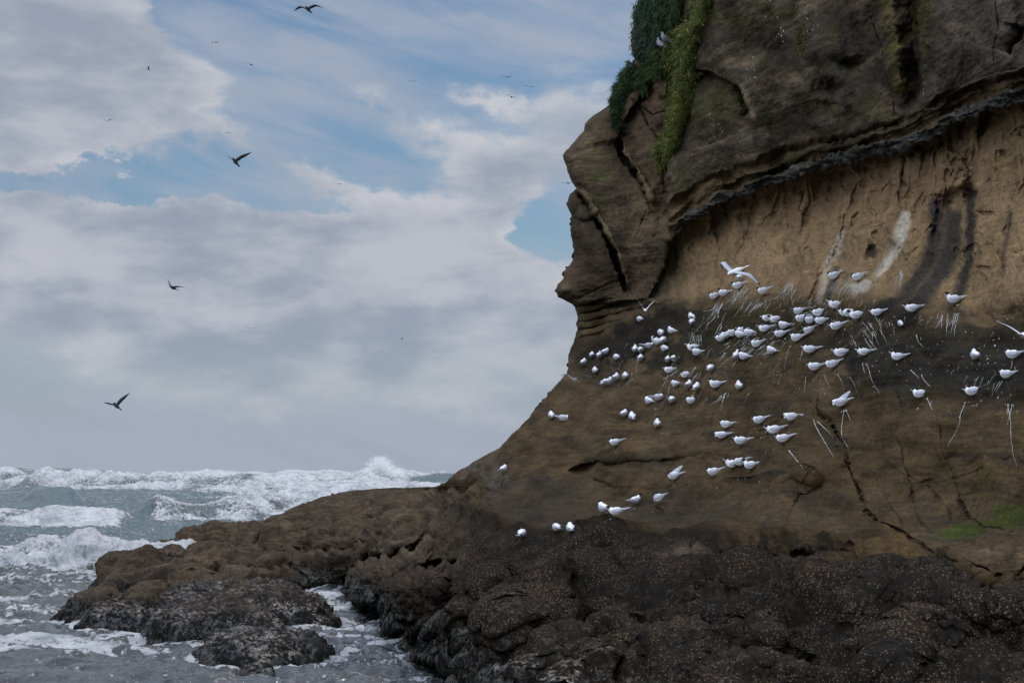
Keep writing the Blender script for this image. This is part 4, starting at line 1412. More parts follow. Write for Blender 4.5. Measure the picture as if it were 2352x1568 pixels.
def leg_mesh(s):
    return [cone((.0, s * .018, .075), (.004, s * .018, .006), .0055, .0032, 6), loft([(-.010, s * .018, .003, .004, .003), (.010, s * .018, .004, .010, .003), (.030, s * .018, .002, .013, .002)], 6)]


ME = {}
for pose in HEADS:
    ME['body', pose] = py_mesh('tern_body', [loft(TAIL + HEADS[pose], 14)], M_WHITE)
    c, b0, b1 = HEADC[pose]
    ME['cap', pose] = py_mesh('cap', [cap_mesh(c, b0)], M_BLACK)
    ME['bill', pose] = py_mesh('bill', [cone(b0, b1, .0058)], M_BILL)
for s in (-1, 1):
    ME['wing', s] = py_mesh('wing', [wing_folded(s)], M_GREY)
    ME['wing', s].materials.append(M_TIP2)
    for pl in ME['wing', s].polygons:
        if pl.center.x < -.12 or pl.center.z < .100:  # wing tips, plus gap shade painted along the lower edge
            pl.material_index = 1
    ME['leg', s] = py_mesh('leg', leg_mesh(s), M_LEG)
ME['tail'] = py_mesh('tail', tail_mesh(), M_WHITE)
# a wing held half open over the back while preening
ME['wing_up'] = py_mesh('wing', [loft([(.05, -.045, .150, .006, .03), (.0, -.070, .175, .006, .045), (-.06, -.085, .200, .005, .045), (-.12, -.08, .225, .004, .032), (-.19, -.06, .25, .002, .012)], 10)], M_GREY)
FACE = {'L': (-.72, .70), 'B': (.06, 1), 'BL': (-.55, .8), 'BR': (.55, .8), 'R': (1, .25), 'LL': (-1, .25)}

rb = random.Random(4)


def make_tern(loc, pose, face, label, scale=1.0, wing_up=False):
    t = bpy.data.objects.new('tern', None)
    t.empty_display_size = 0.1
    COL.objects.link(t)
    fx, fy = FACE[face]
    yaw = math.atan2(fy, fx) + rb.uniform(-.26, .26) * (1.6 if face == 'B' else 1)
    pitch = {'L': 13, 'LL': 12, 'B': -10, 'BL': -2, 'BR': -6, 'R': 8}[face] + rb.uniform(-5, 6)
    t.location = loc
    t.rotation_euler = (rb.uniform(-.06, .06), math.radians(pitch), yaw)
    t.scale = (scale,) * 3
    tag(t, label, 'bird', 'terns resting on the rock slope')
    link('body', ME['body', pose], t)
    link('cap', ME['cap', pose], t)
    link('bill', ME['bill', pose], t)
    link('wing', ME['wing_up'] if wing_up else ME['wing', -1], t)
    link('wing', ME['wing', 1], t)
    link('tail', ME['tail'], t)
    for s in (-1, 1):
        link('leg', ME['leg', s], t)
    return t


# origin of each surveyed patch of the colony (photo units) and its enlargement
PATCH = {'a': (1205.9, 689.1, 4.094), 'b': (1777.8, 689.1, 4.094), 'c': (1205.9, 1033.6, 2.933), 'd': (574.2, 1033.6, 2.933),
         'e': (1596.3, 597.2, 8.192), 'f': (1768.6, 677.6, 8.192), 'g': (1619.3, 918.7, 8.192), 'h': (1309.2, 746.5, 8.192), 'i': (1777.8, 344.5, 4.094)}
# patch, x, y of the feet, pose, facing, label
TERNS = [
    ('h', 265, 780, 'rest', 'B', 'tern seen from behind, leftmost of the flock beside the sky edge'),
    ('h', 408, 650, 'rest', 'B', 'tern at the foot of the left cliff, second bird from the sky edge'),
    ('h', 560, 660, 'rest', 'B', 'tern just left of the one holding a dark wing out'),
    ('h', 670, 590, 'rest', 'BR', 'tern with its bill to the right below the dark upright crevice'),
    ('h', 870, 700, 'tuck', 'B', 'ruffled preening tern on the dark band, right of the cliff foot'),
    ('h', 465, 945, 'rest', 'B', 'tern with crossed wingtips just right of the flying tern'),
    ('h', 640, 1190, 'rest', 'B', 'leftmost of the four terns lined up along a sloping ridge'),
    ('h', 735, 1155, 'up', 'BR', 'second of the four lined-up terns, bill pointing right'),
    ('h', 865, 1085, 'up', 'BR', 'third of the four lined-up terns on the sloping ridge'),
    ('h', 1035, 1060, 'rest', 'B', 'rightmost and highest of the four lined-up terns'),
    ('h', 1225, 548, 'up', 'B', 'tern with raised black crown, left of a touching pair on dark rock'),
    ('h', 1335, 556, 'tuck', 'B', 'pale tern with hidden head, right of a touching pair on dark rock'),
    ('h', 1480, 480, 'rest', 'R', 'small tern half behind the ridge with its bill to the right'),
    ('h', 1330, 718, 'rest', 'B', 'lone tern below the touching pair on the dark rock'),
    ('h', 1595, 375, 'rest', 'BL', 'tern squeezed behind another, left of the tight trio'),
    ('h', 1640, 412, 'rest', 'BL', 'front tern of the tight trio with its wings crossed'),
    ('h', 1760, 380, 'tuck', 'B', 'right tern of the tight trio, tail raised'),
    ('h', 1705, 238, 'tuck', 'B', 'round tern with tucked head above the tight trio'),
    ('h', 1895, 205, 'up', 'BL', 'tall tern with upright neck at the top of the ridge'),
    ('h', 1760, 545, 'tuck', 'B', 'fluffed headless-looking tern under the tight trio'),
    ('h', 1840, 745, 'rest', 'B', 'left tern of the pair below the fluffed one'),
    ('h', 1955, 728, 'rest', 'BR', 'right tern of the pair below the fluffed one'),
    ('h', 1890, 948, 'rest', 'L', 'tern with a widely forked tail and drooped wing'),
    ('h', 2190, 1035, 'tuck', 'L', 'hunched tern lying behind the upright black-crowned one'),
    ('h', 1975, 1208, 'rest', 'BL', 'tern facing upslope, left of the upright black-crowned one'),
    ('h', 2235, 1225, 'up', 'B', 'upright tern with tall black crown in front of a hunched one'),
    ('a', 1617, 870, 'rest', 'B', 'tern immediately right of the upright black-crowned one'),
    ('h', 1470, 1532, 'rest', 'BL', 'tern with grey wings above the two at the slope centre'),
    ('h', 1650, 1462, 'rest', 'R', 'tern mostly hidden behind the ridge with tail streamers up'),
    ('h', 1915, 1512, 'tuck', 'B', 'round tern with a small dark mark, left of the wing lifter'),
    ('a', 1568, 1000, 'rest', 'L', 'tern lifting one wing high while it preens'),
    ('a', 1075, 226, 'tuck', 'B', 'lone white tern on the dark ramp under the raised V wings'),
    ('a', 1573, 252, 'tuck', 'B', 'round tern overlapping a second bird above the dark wall'),
    ('a', 1563, 205, 'rest', 'B', 'tern peeping out behind the round one above the dark wall'),
    ('a', 1618, 548, 'rest', 'BL', 'tern in front of a long-tailed one right of the middle'),
    ('a', 1592, 500, 'up', 'L', 'long-tailed tern with a white forehead behind another'),
    ('a', 1745, 692, 'tuck', 'B', 'tern with tail straight up beside a mossy crack'),
    ('a', 1800, 850, 'up', 'L', 'black-crowned tern looking upslope on brown rock'),
    ('a', 2010, 868, 'up', 'B', 'tern seen from behind at the upper end of a crack'),
    ('a', 243, 1128, 'rest', 'B', 'left tern of the lonely pair on the far left flank'),
    ('a', 347, 1158, 'rest', 'R', 'right tern of the lonely pair, bill pointing right'),
    ('a', 935, 1120, 'rest', 'B', 'left tern of a close pair at the slope centre'),
    ('a', 1008, 1146, 'rest', 'B', 'right tern of a close pair at the slope centre'),
    ('a', 1240, 1216, 'up', 'B', 'upright tern right of the close pair at the slope centre'),
    ('a', 860, 1388, 'rest', 'L', 'lone tern facing left above the long undercut ledge'),
    ('e', 835, 445, 'tuck', 'B', 'tern directly below the big white gull, tail raised'),
    ('e', 835, 585, 'rest', 'L', 'tern amid droppings, two below the big white gull'),
    ('e', 385, 775, 'rest', 'L', 'tern on the upper ledge below the left wing of the gull'),
    ('e', 555, 725, 'rest', 'L', 'tern of which only cap and bill rise over the ledge'),
    ('e', 1310, 685, 'rest', 'L', 'tern alone right of the big gull above white streaks'),
    ('e', 1395, 1200, 'rest', 'L', 'tern left of the long-tailed one in the upper colony'),
    ('e', 1535, 1220, 'rest', 'L', 'tern with very long tail pointing to the upper right'),
    ('e', 1665, 1345, 'rest', 'BL', 'tern holding its grey tail upright behind a broad one'),
    ('e', 1340, 1398, 'up', 'L', 'white-faced tern looking left beneath the long-tailed one'),
    ('e', 510, 1570, 'rest', 'L', 'leftmost tern of the packed line of six'),
    ('e', 620, 1518, 'rest', 'L', 'second tern from the left in the packed line of six'),
    ('e', 715, 1485, 'rest', 'L', 'third tern from the left in the packed line of six'),
    ('e', 830, 1512, 'rest', 'BL', 'dark-sided tern in front in the packed line of six'),
    ('e', 920, 1430, 'rest', 'L', 'long-tailed tern at the back of the packed line of six'),
    ('e', 1025, 1482, 'rest', 'BL', 'rightmost tern of the packed line of six'),
    ('e', 1620, 1500, 'rest', 'L', 'broad tern whose tail meets a curl of droppings'),
    ('f', 545, 420, 'rest', 'L', 'upper left tern of the dense group of five'),
    ('f', 945, 445, 'rest', 'L', 'upper right tern of the dense group of five'),
    ('f', 1245, 310, 'up', 'L', 'topmost tern of the colony centre with a long black bill'),
    ('f', 1435, 455, 'rest', 'L', 'tern almost covered by its right-hand neighbour in a pair'),
    ('f', 1520, 468, 'rest', 'L', 'tern covering its left-hand neighbour in a pair'),
    ('f', 1655, 508, 'rest', 'L', 'long-tailed tern touching the overlapping pair'),
    ('f', 2040, 440, 'rest', 'L', 'tern with a split tail at the edge of the dark strip'),
    ('f', 615, 562, 'rest', 'L', 'lower left tern of the dense group of five'),
    ('f', 770, 588, 'rest', 'L', 'middle tern in the bottom row of the dense group of five'),
    ('f', 975, 602, 'rest', 'L', 'lower right tern of the dense group of five'),
    ('f', 745, 772, 'rest', 'L', 'tern alone just below the dense group of five'),
    ('f', 1290, 708, 'rest', 'L', 'broad-winged tern above the fan of streaks'),
    ('f', 520, 922, 'up', 'L', 'white-faced tern on the brown hump below the dense group'),
    ('f', 765, 1148, 'rest', 'L', 'tern with drooping tail above a splash of white'),
    ('f', 1360, 1212, 'rest', 'L', 'left tern of the long-tailed pair on the dark stain edge'),
    ('f', 1780, 1192, 'rest', 'L', 'right tern of the long-tailed pair on the dark stain edge'),
    ('f', 862, 1478, 'rest', 'L', 'left tern of the overlapping pair on the rounded brown knob'),
    ('f', 1195, 1420, 'rest', 'L', 'right tern of the overlapping pair on the rounded brown knob'),
    ('a', 2190, 466, 'up', 'L', 'tern with raised head and white throat, left of the colony centre'),
    ('a', 1995, 572, 'up', 'B', 'left tern of a pair with dark crowns on brown rock'),
    ('a', 2050, 588, 'rest', 'BL', 'right tern of a pair, tail lifted to the right'),
    ('a', 2305, 535, 'rest', 'BL', 'tern with wings crossed left of the white curl'),
    ('b', 1310, 142, 'rest', 'L', 'tern with outstretched tail above the right dark stain'),
    ('b', 1195, 278, 'tuck', 'B', 'tern spreading its wings to preen on the dark stain'),
    ('b', 1700, 58, 'up', 'L', 'black-capped tern above the comb of short streaks'),
    ('b', 1170, 594, 'up', 'L', 'tern with white face standing alone on the dark stain'),
    ('b', 1890, 590, 'up', 'B', 'upright tern facing upslope in the dark stain'),
    ('b', 2255, 582, 'rest', 'L', 'tern at the right picture edge, upper of two'),
    ('b', 2190, 768, 'rest', 'L', 'tern at the right picture edge, lower of two'),
    ('b', 1385, 948, 'up', 'L', 'tern with a streak of droppings trailing from its tail'),
    ('b', 1885, 926, 'rest', 'L', 'tern at the bottom rim of the right dark stain'),
    ('b', 640, 1028, 'preen', 'L', 'preening tern with raised wing above two straight streaks'),
    ('i', 575, 1238, 'rest', 'L', 'left tern of the highest pair under the pale seep'),
    ('i', 800, 1248, 'rest', 'L', 'right tern of the highest pair under the pale seep'),
    ('g', 1050, 492, 'rest', 'L', 'tern facing left above the trio of big terns'),
    ('g', 400, 578, 'rest', 'L', 'tern with black crown over the one bending down'),
    ('g', 330, 770, 'preen', 'L', 'tern bending its black head under its breast'),
    ('g', 690, 892, 'rest', 'L', 'plump tern on thin legs beside a small white patch'),
    ('g', 1640, 445, 'preen', 'L', 'large tern preening its chest, with very long tail streamers'),
    ('g', 1330, 690, 'rest', 'L', 'tern with three tail points in front of a pale patch'),
    ('g', 1500, 850, 'rest', 'L', 'nearest tern of the trio, head overlapping its neighbour'),
    ('g', 190, 1468, 'rest', 'L', 'left tern of four on the lower sandstone ridge'),
    ('g', 540, 1328, 'up', 'LL', 'tern with white forehead and raised bill on the lower ridge'),
    ('g', 690, 1290, 'rest', 'L', 'tern hidden between two others on the lower ridge'),
    ('g', 880, 1348, 'up', 'L', 'rightmost tern on the lower ridge, chest puffed'),
    ('c', 208, 562, 'tuck', 'B', 'left of the two round terns on the barnacle bank'),
    ('c', 303, 570, 'rest', 'B', 'right of the two round terns on the barnacle bank'),
    ('c', 522, 436, 'rest', 'BL', 'tern left of the long ramp with brown stain behind'),
    ('c', 622, 458, 'rest', 'L', 'tern at the bottom end of the long pale ramp'),
    ('c', 745, 376, 'rest', 'BR', 'tern facing away in the hollow above the ramp'),
    ('c', 905, 368, 'tuck', 'L', 'tern beside a white tail lying on the ramp'),
    ('c', 1010, 216, 'tuck', 'L', 'tern flapping its ruffled wings in the brown hollow'),
    ('d', 1712, 160, 'rest', 'B', 'lone tern on the far left flank above the sea'),
    ('d', 1832, 598, 'tuck', 'B', 'lone white tern lowest on the barnacle slope'),
]
WING_UP = ('lifting one wing', 'spreading its wings', 'raised wing', 'flapping its ruffled')
tern_pts = []
for (p, x, y, pose, face, lab) in TERNS:
    ox, oy, k = PATCH[p]
    u, v = ox + x / k, oy + y / k
    u = min(u, 2345)
    loc, nor = hit(u, v)
    if loc is None:
        print('no ground for', lab)
        continue
    loc = loc + Vector((0, 0, 0.006)) - nor * 0.004
    if face == 'L' and any(w in lab for w in ('long', 'outstretched', 'split tail', 'three tail', 'forked', 'flapping')):
        face = 'LL'
    make_tern(loc, pose, face, lab, TERN_SCALE * rb.uniform(.94, 1.04) * (.9 if u > 1980 else 1), any(w in lab for w in WING_UP))
    tern_pts.append((u, v))


# ---- birds on the wing
def wing_mesh(name, s, span, chord, up, bend, sweep, mats, droop=0.0):
    """one open wing from the shoulder outwards: inner panel raised by 'up', outer by 'up - bend' (degrees)"""
    rings = []
    n = 9
    x, y, z = 0.02, s * .03, .0
    for i in range(n + 1):
        t = i / n
        ang = math.radians(up if t < .42 else up - bend * min(1, (t - .42) / .25 + .35))
        c = chord * (1 - .15 * t) * (1 - max(0, (t - .45) / .55) ** 1.6 * .93)
        rings.append((x + (.03 if t < .4 else .03 - sweep * (t - .4)), y, z, c / 2 if i else c * .42, max(.002, .011 * (1 - t))))
        y += s * math.cos(ang) * span / n
        z += math.sin(ang) * span / n
    P = [np.array(r[:3]) for r in rings]
    co, fc = [], []
    for i, r in enumerate(rings):
        a, b = P[max(0, i - 1)], P[min(n, i + 1)]
        t = b - a
        t = t / np.linalg.norm(t)
        nrm = np.cross(np.array([1.0, 0, 0]), t) * s
        nrm /= np.linalg.norm(nrm)
        xs = ((1, 0), (.6, 1), (-.1, .8), (-1, .05), (-.1, -.2), (.6, -.5))
        for cx, cz in xs:
            co.append(P[i] + np.array([cx * r[3], 0, 0]) + nrm * cz * r[4])
    m = 6
    mi = []
    for i in range(n):
        for k in range(m):
            fc.append((i * m + k, i * m + (k + 1) % m, (i + 1) * m + (k + 1) % m, (i + 1) * m + k))
            mi.append(i / n)
    fc.append(tuple(range(m)))
    fc.append(tuple(range(n * m, n * m + m)))
    mi += [0, 1]
    me = bpy.data.meshes.new(name)
    me.from_pydata([tuple(map(float, c)) for c in co], [], fc)
    for q in mats:
        me.materials.append(q[1])
    for p, t in zip(me.polygons, mi):
        p.use_smooth = True
        k = 0
        for j, (lim, _) in enumerate(mats):
            if t >= lim:
                k = j
        p.material_index = k
    return me


FLY_BODY = [(-.20, 0, .0, .010, .003), (-.14, 0, .0, .022, .008), (-.09, 0, .0, .034, .026), (-.03, 0, -.004, .046, .044), (.04, 0, -.004, .045, .044), (.09, 0, .004, .032, .034),
            (.125, 0, .010, .026, .027), (.15, 0, .008, .021, .022), (.170, 0, .004, .010, .011), (.178, 0, .003, .003, .003)]


def make_flyer(u, v, dist, label, upL, upR, bend, heading, roll=0, pitch=0, scale=1.0, body=None, wing=None, tip=None, bill=None, sweep=.16, cap=False, name='flying_bird', cat='bird', legs=False):
    body, wing, tip, bill = body or M_BACKLIT, wing or M_SLATE, tip or M_BACKLIT, bill or M_BILL
    t = bpy.data.objects.new(name, None)
    t.empty_display_size = .1
    COL.objects.link(t)
    t.location = Vector(pix(np.array(float(u)), np.array(float(v)), np.array(float(dist))))
    t.rotation_euler = (math.radians(roll), math.radians(pitch), math.radians(heading))
    t.scale = (scale,) * 3
    tag(t, label, cat, 'birds flying around the headland')
    link('body', py_mesh('body', [loft(FLY_BODY, 12)], body), t)
    link('bill', py_mesh('bill', [cone((.170, 0, .003), (.215, 0, -.006), .0065)], bill), t)
    for s, up in ((1, upL), (-1, upR)):
        link('wing', wing_mesh('wing', s, .44, .135 if not legs else .105, up, bend if s < 0 or not legs else 62, sweep, [(0, wing), (.78, tip)] if not legs else [(0, wing), (.80, M_BILL), (.93, M_WHITE)]), t)
    link('tail', py_mesh('tail', [loft([(-.13, 0, 0, .022, .004), (-.19, 0, .002, .030, .003), (-.235, 0, .004, .034, .002)], 8)], body), t)
    if cap:
        link('cap', py_mesh('cap', [cap_mesh((.135, 0, .012), (.17, 0, .004), .0245)], M_BLACK), t)
    if legs:
        for s in (-1, 1):
            link('leg', py_mesh('leg', [cone((-.05, s * .02, -.035), (-.13, s * .016, -.030), .008, .005)], M_RED), t)
    return t


# the white gull that hangs over the colony
make_flyer(1692, 622, 31.0, 'big white gull with red bill hovering over the tern colony', -14, 48, 86, 214, roll=0, pitch=22, scale=1.2, body=M_WHITE, wing=M_GREY, bill=M_RED, name='gull', cat='gull', legs=True, sweep=.2)
make_flyer(1322, 873, 38.5, 'white tern flying with bent wings in front of the left rock edge', 32, 38, 42, 250, pitch=-8, scale=.86, body=M_WHITE, wing=M_GREY, tip=M_TIP, cap=True, name='flying_tern')
make_flyer(1482, 712, 37.0, 'white tern landing with its wings held up in a narrow V', 58, 52, 4, 92, pitch=-12, scale=.62, body=M_WHITE, wing=M_WHITE, tip=M_GREY, cap=True, name='flying_tern')
make_flyer(2352, 770, 22.5, 'white tern cut by the right picture edge with a raised wing', 36, 36, 10, 60, scale=.9, body=M_WHITE, wing=M_GREY, tip=M_TIP, cap=True, name='flying_tern')

SKY_BIRDS = [
    (708, 22, 50, 'dark bird with wide arched wings at the top of the sky', 22, 20, 40, 252, 0, -12, 1.0),
    (716, -3, 66, 'bird cut off by the top picture edge', 22, 18, 30, 250, 0, 0, .7),
    (541, 372, 46, 'dark bird with wings raised in a broad V above the clouds', 38, 40, -6, 252, 0, -22, 1.0),
    (398, 661, 52, 'dark bird seen side on with one wing lifted', 4, 50, 10, 238, 0, -14, .95),
    (268, 932, 46, 'dark bird with a steep right wing, lowest over the sea', 58, 14, -6, 250, 0, -24, 1.0),
    (577, 149, 110, 'bird tilted steeply downwards to the right below the top bird', -26, 34, 14, 262, 0, 0, 1.0),
    (496, 98, 130, 'small bird with drooping wings left of the tilted bird', 10, 12, 55, 268, 0, 0, .9),
    (342, 160, 120, 'tiny dark bird in front of the large left cloud', 50, 40, 20, 190, 0, 0, .7),
    (247, 277, 130, 'pale bird with shallow wings under the large left cloud', 14, 12, -6, 260, 0, 0, 1.0),
    (524, 305, 150, 'tiny bird above the broad-V bird', 8, 8, 30, 268, 0, 0, .8),
    (578, 753, 130, 'pale gliding bird over the middle cloud bank', 9, 4, 12, 272, -4, 0, 1.1),
    (924, 779, 140, 'small bird banking beside the middle cloud bank', 30, 20, 20, 200, -30, 0, .7),
    (949, 186, 150, 'faint bird with hooked wing, lower of two specks', 14, 4, 45, 262, 0, 0, .9),
    (994, 166, 170, 'faint speck of a bird, higher of two specks', 8, 8, 45, 262, 0, 0, .8),
    (1165, 178, 150, 'small bird with an M-shaped outline near the cliff', 22, 22, 40, 268, 0, 0, 1.0),
    (1217, 199, 150, 'pale thin-winged bird nearest the cliff top', -8, 12, 22, 262, 0, 0, 1.15),
    (1175, 223, 120, 'bird with one wing bent up below the M-shaped bird', -12, 36, 34, 262, 0, 0, 1.1),
    (780, 423, 170, 'tiny bird low over the blue gap', 8, 8, 30, 266, 0, 0, .9),
    (394, 493, 150, 'faint white bird over the cloud edge', -8, 22, 24, 262, 0, 0, .9),
    (1305, 421, 130, 'thin-winged bird beside the notch of the cliff', 6, 2, 4, 268, 0, 0, 1.2),
    (752, 1060, 170, 'white bird skimming above the wave plume', 12, 6, 20, 262, 0, 0, .8),
]
for (u, v, dist, lab, a, b, bend, hd, rl, pt, sc) in SKY_BIRDS:
    pale = any(w in lab for w in ('pale', 'white', 'faint'))
    make_flyer(u, v, dist, lab, a, b, bend, hd, rl, pt, sc, body=M_WHITE if pale else None, wing=M_PIG if pale else None, tip=M_BACKLIT)


# ---- pigeons on the grassy ledges
def make_pigeon(u, v, label, mat, wmat, face):
    loc, nor = hit(u, v)
    t = bpy.data.objects.new('pigeon', None)
    COL.objects.link(t)
    t.location = loc - Vector(pix_dir(np.array(float(u)), np.array(float(v)))) * 0.50
    t.rotation_euler = (0, math.radians(-14), math.radians(face))
    t.scale = (1.15,) * 3
    tag(t, label, 'pigeon', 'pigeons perched among the cliff plants')
    link('body', py_mesh('body', [loft([(-.19, 0, .085, .024, .004), (-.13, 0, .095, .032, .012), (-.08, 0, .105, .045, .034), (-.02, 0, .115, .056, .052), (.04, 0, .135, .055, .056),
                                        (.075, 0, .165, .040, .044), (.09, 0, .20, .027, .030), (.10, 0, .225, .024, .025), (.118, 0, .228, .019, .019), (.132, 0, .224, .008, .008)], 12)], mat), t)
    link('bill', py_mesh('bill', [cone((.128, 0, .224), (.152, 0, .216), .006)], M_BILL), t)
    for s in (-1, 1):
        link('wing', py_mesh('wing', [loft([(.055, s * .042, .150, .006, .02), (.0, s * .058, .130, .010, .045), (-.07, s * .045, .112, .009, .034), (-.13, s * .026, .098, .006, .018), (-.18, s * .012, .088, .003, .005)], 10)], wmat), t)
        link('leg', py_mesh('leg', leg_mesh(s), M_LEG), t)


make_pigeon(1515, 116, 'grey pigeon facing away, lower of two on the plant ledge', M_PIG, M_PIG, 120)
make_pigeon(1526, 104, 'blue grey pigeon with raised neck, upper of two on the plant ledge', M_PIG, M_SLATE, 150)
make_pigeon(1452, 167, 'nearly black pigeon on the edge of the left plant clump', M_PIGD, M_PIGD, 40)
# ------------------------------------------------------------------ droppings on the rock
def build_guano():
    rs = np.random.RandomState(8)
    co, fc = [], []
    mat = mat_plain('bird_droppings', (0.44, 0.44, 0.42), 0.9, 0.35, 12)

    def ribbon(pts, w0, w1):
        """thin crust following the rock"""
        last = None
        n = len(pts)
        for i, (u, v) in enumerate(pts):
            loc, nor = hit(u, v)
            if loc is None:
                last = None
                continue
            a = pts[max(0, i - 1)]
            b = pts[min(n - 1, i + 1)]
            pa, _ = hit(*a)
            pb, _ = hit(*b)
            if pa is None or pb is None:
                last = None
                continue
            t = (pb - pa)
            if t.length < 1e-5 or t.length > 0.8:
                last = None
                continue
            t.normalize()
            s = nor.cross(t).normalized()
            k = i / max(1, n - 1)
            w = (w0 * (1 - k) + w1 * k) * (0.55 + 0.9 * rs.rand())
            p = loc + nor * 0.006
            co.extend([p - s * w, p + nor * w * .35, p + s * w])
            cur = len(co) - 3
            if last is not None:
                fc.extend([(last, last + 1, cur + 1, cur), (last + 1, last + 2, cur + 2, cur + 1)])
            last = cur

    def streak(u, v, ang, length, w=0.011, curve=0.0):
        n = max(3, int(length / 2.6))
        pts = []
        a = math.radians(ang)
        x, y = u, v
        for i in range(n):
            pts.append((x, y))
            a += math.radians(curve / n) + rs.normal(0, .075)
            x += math.cos(a) * length / n
            y += math.sin(a) * length / n
        ribbon(pts, w * 1.3, w * 0.45)

    def blot(u, v, r):
        loc, nor = hit(u, v)
        if loc is None:
            return
        t = nor.orthogonal().normalized()
        s = nor.cross(t)
        m = 8
        base = len(co)
        co.append(loc + nor * (0.006 + r * .25))
        for k in range(m):
            a = 2 * math.pi * k / m
            rr = r * rs.uniform(.55, 1.25)
            co.append(loc + nor * 0.004 + (t * math.cos(a) + s * math.sin(a)) * rr)
        for k in range(m):
            fc.append((base, base + 1 + k, base + 1 + (k + 1) % m, base + 1 + (k + 1) % m))

    # fans of streaks: centre u, v, spread u, spread v, count, angle, length
    for (u, v, su, sv, n, ang, ln) in (
        (1700, 668, 22, 8, 26, 128, 26), (1655, 700, 10, 6, 22, 122, 34), (1745, 695, 26, 8, 20, 132, 26), (1815, 650, 12, 8, 22, 118, 44), (1712, 655, 12, 8, 12, 125, 20),
        (1935, 655, 36, 10, 44, 124, 22), (1970, 645, 30, 9, 26, 124, 22), (1985, 690, 26, 9, 18, 120, 12), (1900, 690, 40, 12, 26, 130, 16),
        (1860, 725, 45, 14, 46, 150, 16), (1800, 745, 45, 14, 40, 150, 18), (1740, 780, 55, 10, 46, 146, 18), (1690, 815, 45, 14, 24, 132, 24), (1760, 800, 40, 10, 20, 140, 18),
        (2000, 755, 30, 14, 13, 60, 26), (1985, 765, 24, 14, 9, 56, 34), (1960, 790, 18, 10, 10, 60, 20), (1900, 740, 40, 8, 24, 170, 12), (2040, 735, 40, 7, 14, 100, 10),
        (2160, 722, 34, 5, 12, 108, 30), (2195, 720, 12, 3, 8, 104, 36), (2120, 735, 20, 5, 8, 110, 16), (2190, 850, 10, 6, 5, 118, 18),
        (2240, 870, 30, 20, 9, 125, 18), (2300, 880, 30, 20, 10, 122, 24), (2335, 840, 14, 20, 5, 115, 26), (2325, 930, 20, 10, 6, 100, 12),
        (1590, 765, 4, 4, 5, 96, 34), (1605, 770, 8, 6, 7, 94, 22), (1640, 740, 30, 16, 14, 128, 20), (1560, 850, 14, 10, 8, 130, 26), (1600, 850, 10, 10, 8, 122, 40),
        (1450, 850, 30, 20, 5, 132, 22), (1620, 905, 30, 10, 8, 130, 22), (1670, 910, 14, 6, 6, 122, 24), (1530, 780, 16, 8, 5, 128, 14),
        (2070, 625, 8, 10, 14, 104, 40), (1410, 700, 3, 3, 2, 118, 30), (1440, 790, 3, 3, 2, 125, 26), (1850, 690, 60, 10, 18, 132, 14), (1760, 1000, 30, 10, 8, 130, 12),
        (1745, 1030, 30, 8, 4, 130, 12),
    ):
        for _ in range(int(n * .75)):
            streak(u + rs.normal(0, su * .6), v + rs.normal(0, sv * .7), ang + rs.normal(0, 7), ln * rs.uniform(.4, 1.6), rs.uniform(.002, .0065) * (1.0 if u < 1800 else .75), rs.normal(0, 14))
    # single long runs
    for (u, v, ang, ln, w, cv) in (
        (1939, 943, 92, 92, .011, 6), (1944, 943, 62, 28, .010, 40), (2217, 925, 118, 112, .009, -28), (2316, 930, 94, 145, .010, 6), (2325, 930, 96, 50, .009, 0),
        (1869, 965, 62, 100, .011, -20), (1878, 968, 45, 60, .009, 50), (1851, 865, 105, 42, .008, -5), (1990, 836, 48, 78, .011, 14), (1982, 836, 75, 26, .009, 0),
        (1925, 860, 55, 40, .008, 10), (1953, 866, 55, 40, .008, 12), (2118, 862, 70, 36, .011, 12), (2130, 915, 62, 32, .010, -25), (2093, 850, 50, 30, .009, 0),
        (1893, 862, 70, 36, .006, 0), (1813, 1035, 65, 60, .012, -10), (1816, 795, 122, 60, .011, 0), (1845, 800, 112, 34, .009, 0), (1665, 905, 110, 42, .010, -10),
        (1560, 820, 128, 130, .008, 2), (1480, 800, 128, 70, .007, 4), (1430, 830, 130, 40, .007, 4), (1545, 870, 122, 90, .006, 6), (1500, 660, 250, 12, .01, 0),
        (2105, 770, 70, 36, .009, 20), (2050, 745, 75, 30, .008, 0), (1790, 835, 130, 44, .009, 0), (1720, 905, 125, 26, .009, 0), (1795, 860, 115, 30, .007, 0),
    ):
        streak(u, v, ang, ln, w * .36, cv)
        blot(u, v, w * 1.6)
    for k in range(650):
        if rs.rand() < .55:
            c = tern_pts[rs.randint(len(tern_pts))]
            u, v = c[0] + rs.normal(0, 18) + 6, c[1] + abs(rs.normal(0, 12)) + 2
        else:
            u, v = rs.uniform(1650, 2345), rs.normal(830, 70)
        blot(u, v, rs.uniform(.004, .011) * (1.6 if rs.rand() < .08 else 1))
    # flecks on the dark upper wall
    for k in range(110):
        c = ((1790, 55, 60, 50), (1700, 190, 70, 60), (1630, 290, 40, 40), (1735, 170, 10, 60), (1850, 60, 12, 40), (2120, 190, 10, 20))[rs.randint(6)]
        u, v = c[0] + rs.normal(0, c[2] * .6), c[1] + rs.normal(0, c[3] * .6)
        if rs.rand() < .5:
            streak(u, v, 85 + rs.normal(0, 12), rs.uniform(2, 7), .007)
        else:
            blot(u, v, rs.uniform(.005, .014))
    me = bpy.data.meshes.new('droppings')
    fc2 = [tuple(dict.fromkeys(f)) for f in fc]
    me.from_pydata([tuple(c) for c in co], [], fc2)
    me.materials.append(mat)
    o = link('bird_droppings', me)
    tag(o, 'white streaks and spots of bird droppings running down the rock', 'droppings', kind='stuff')


build_guano()


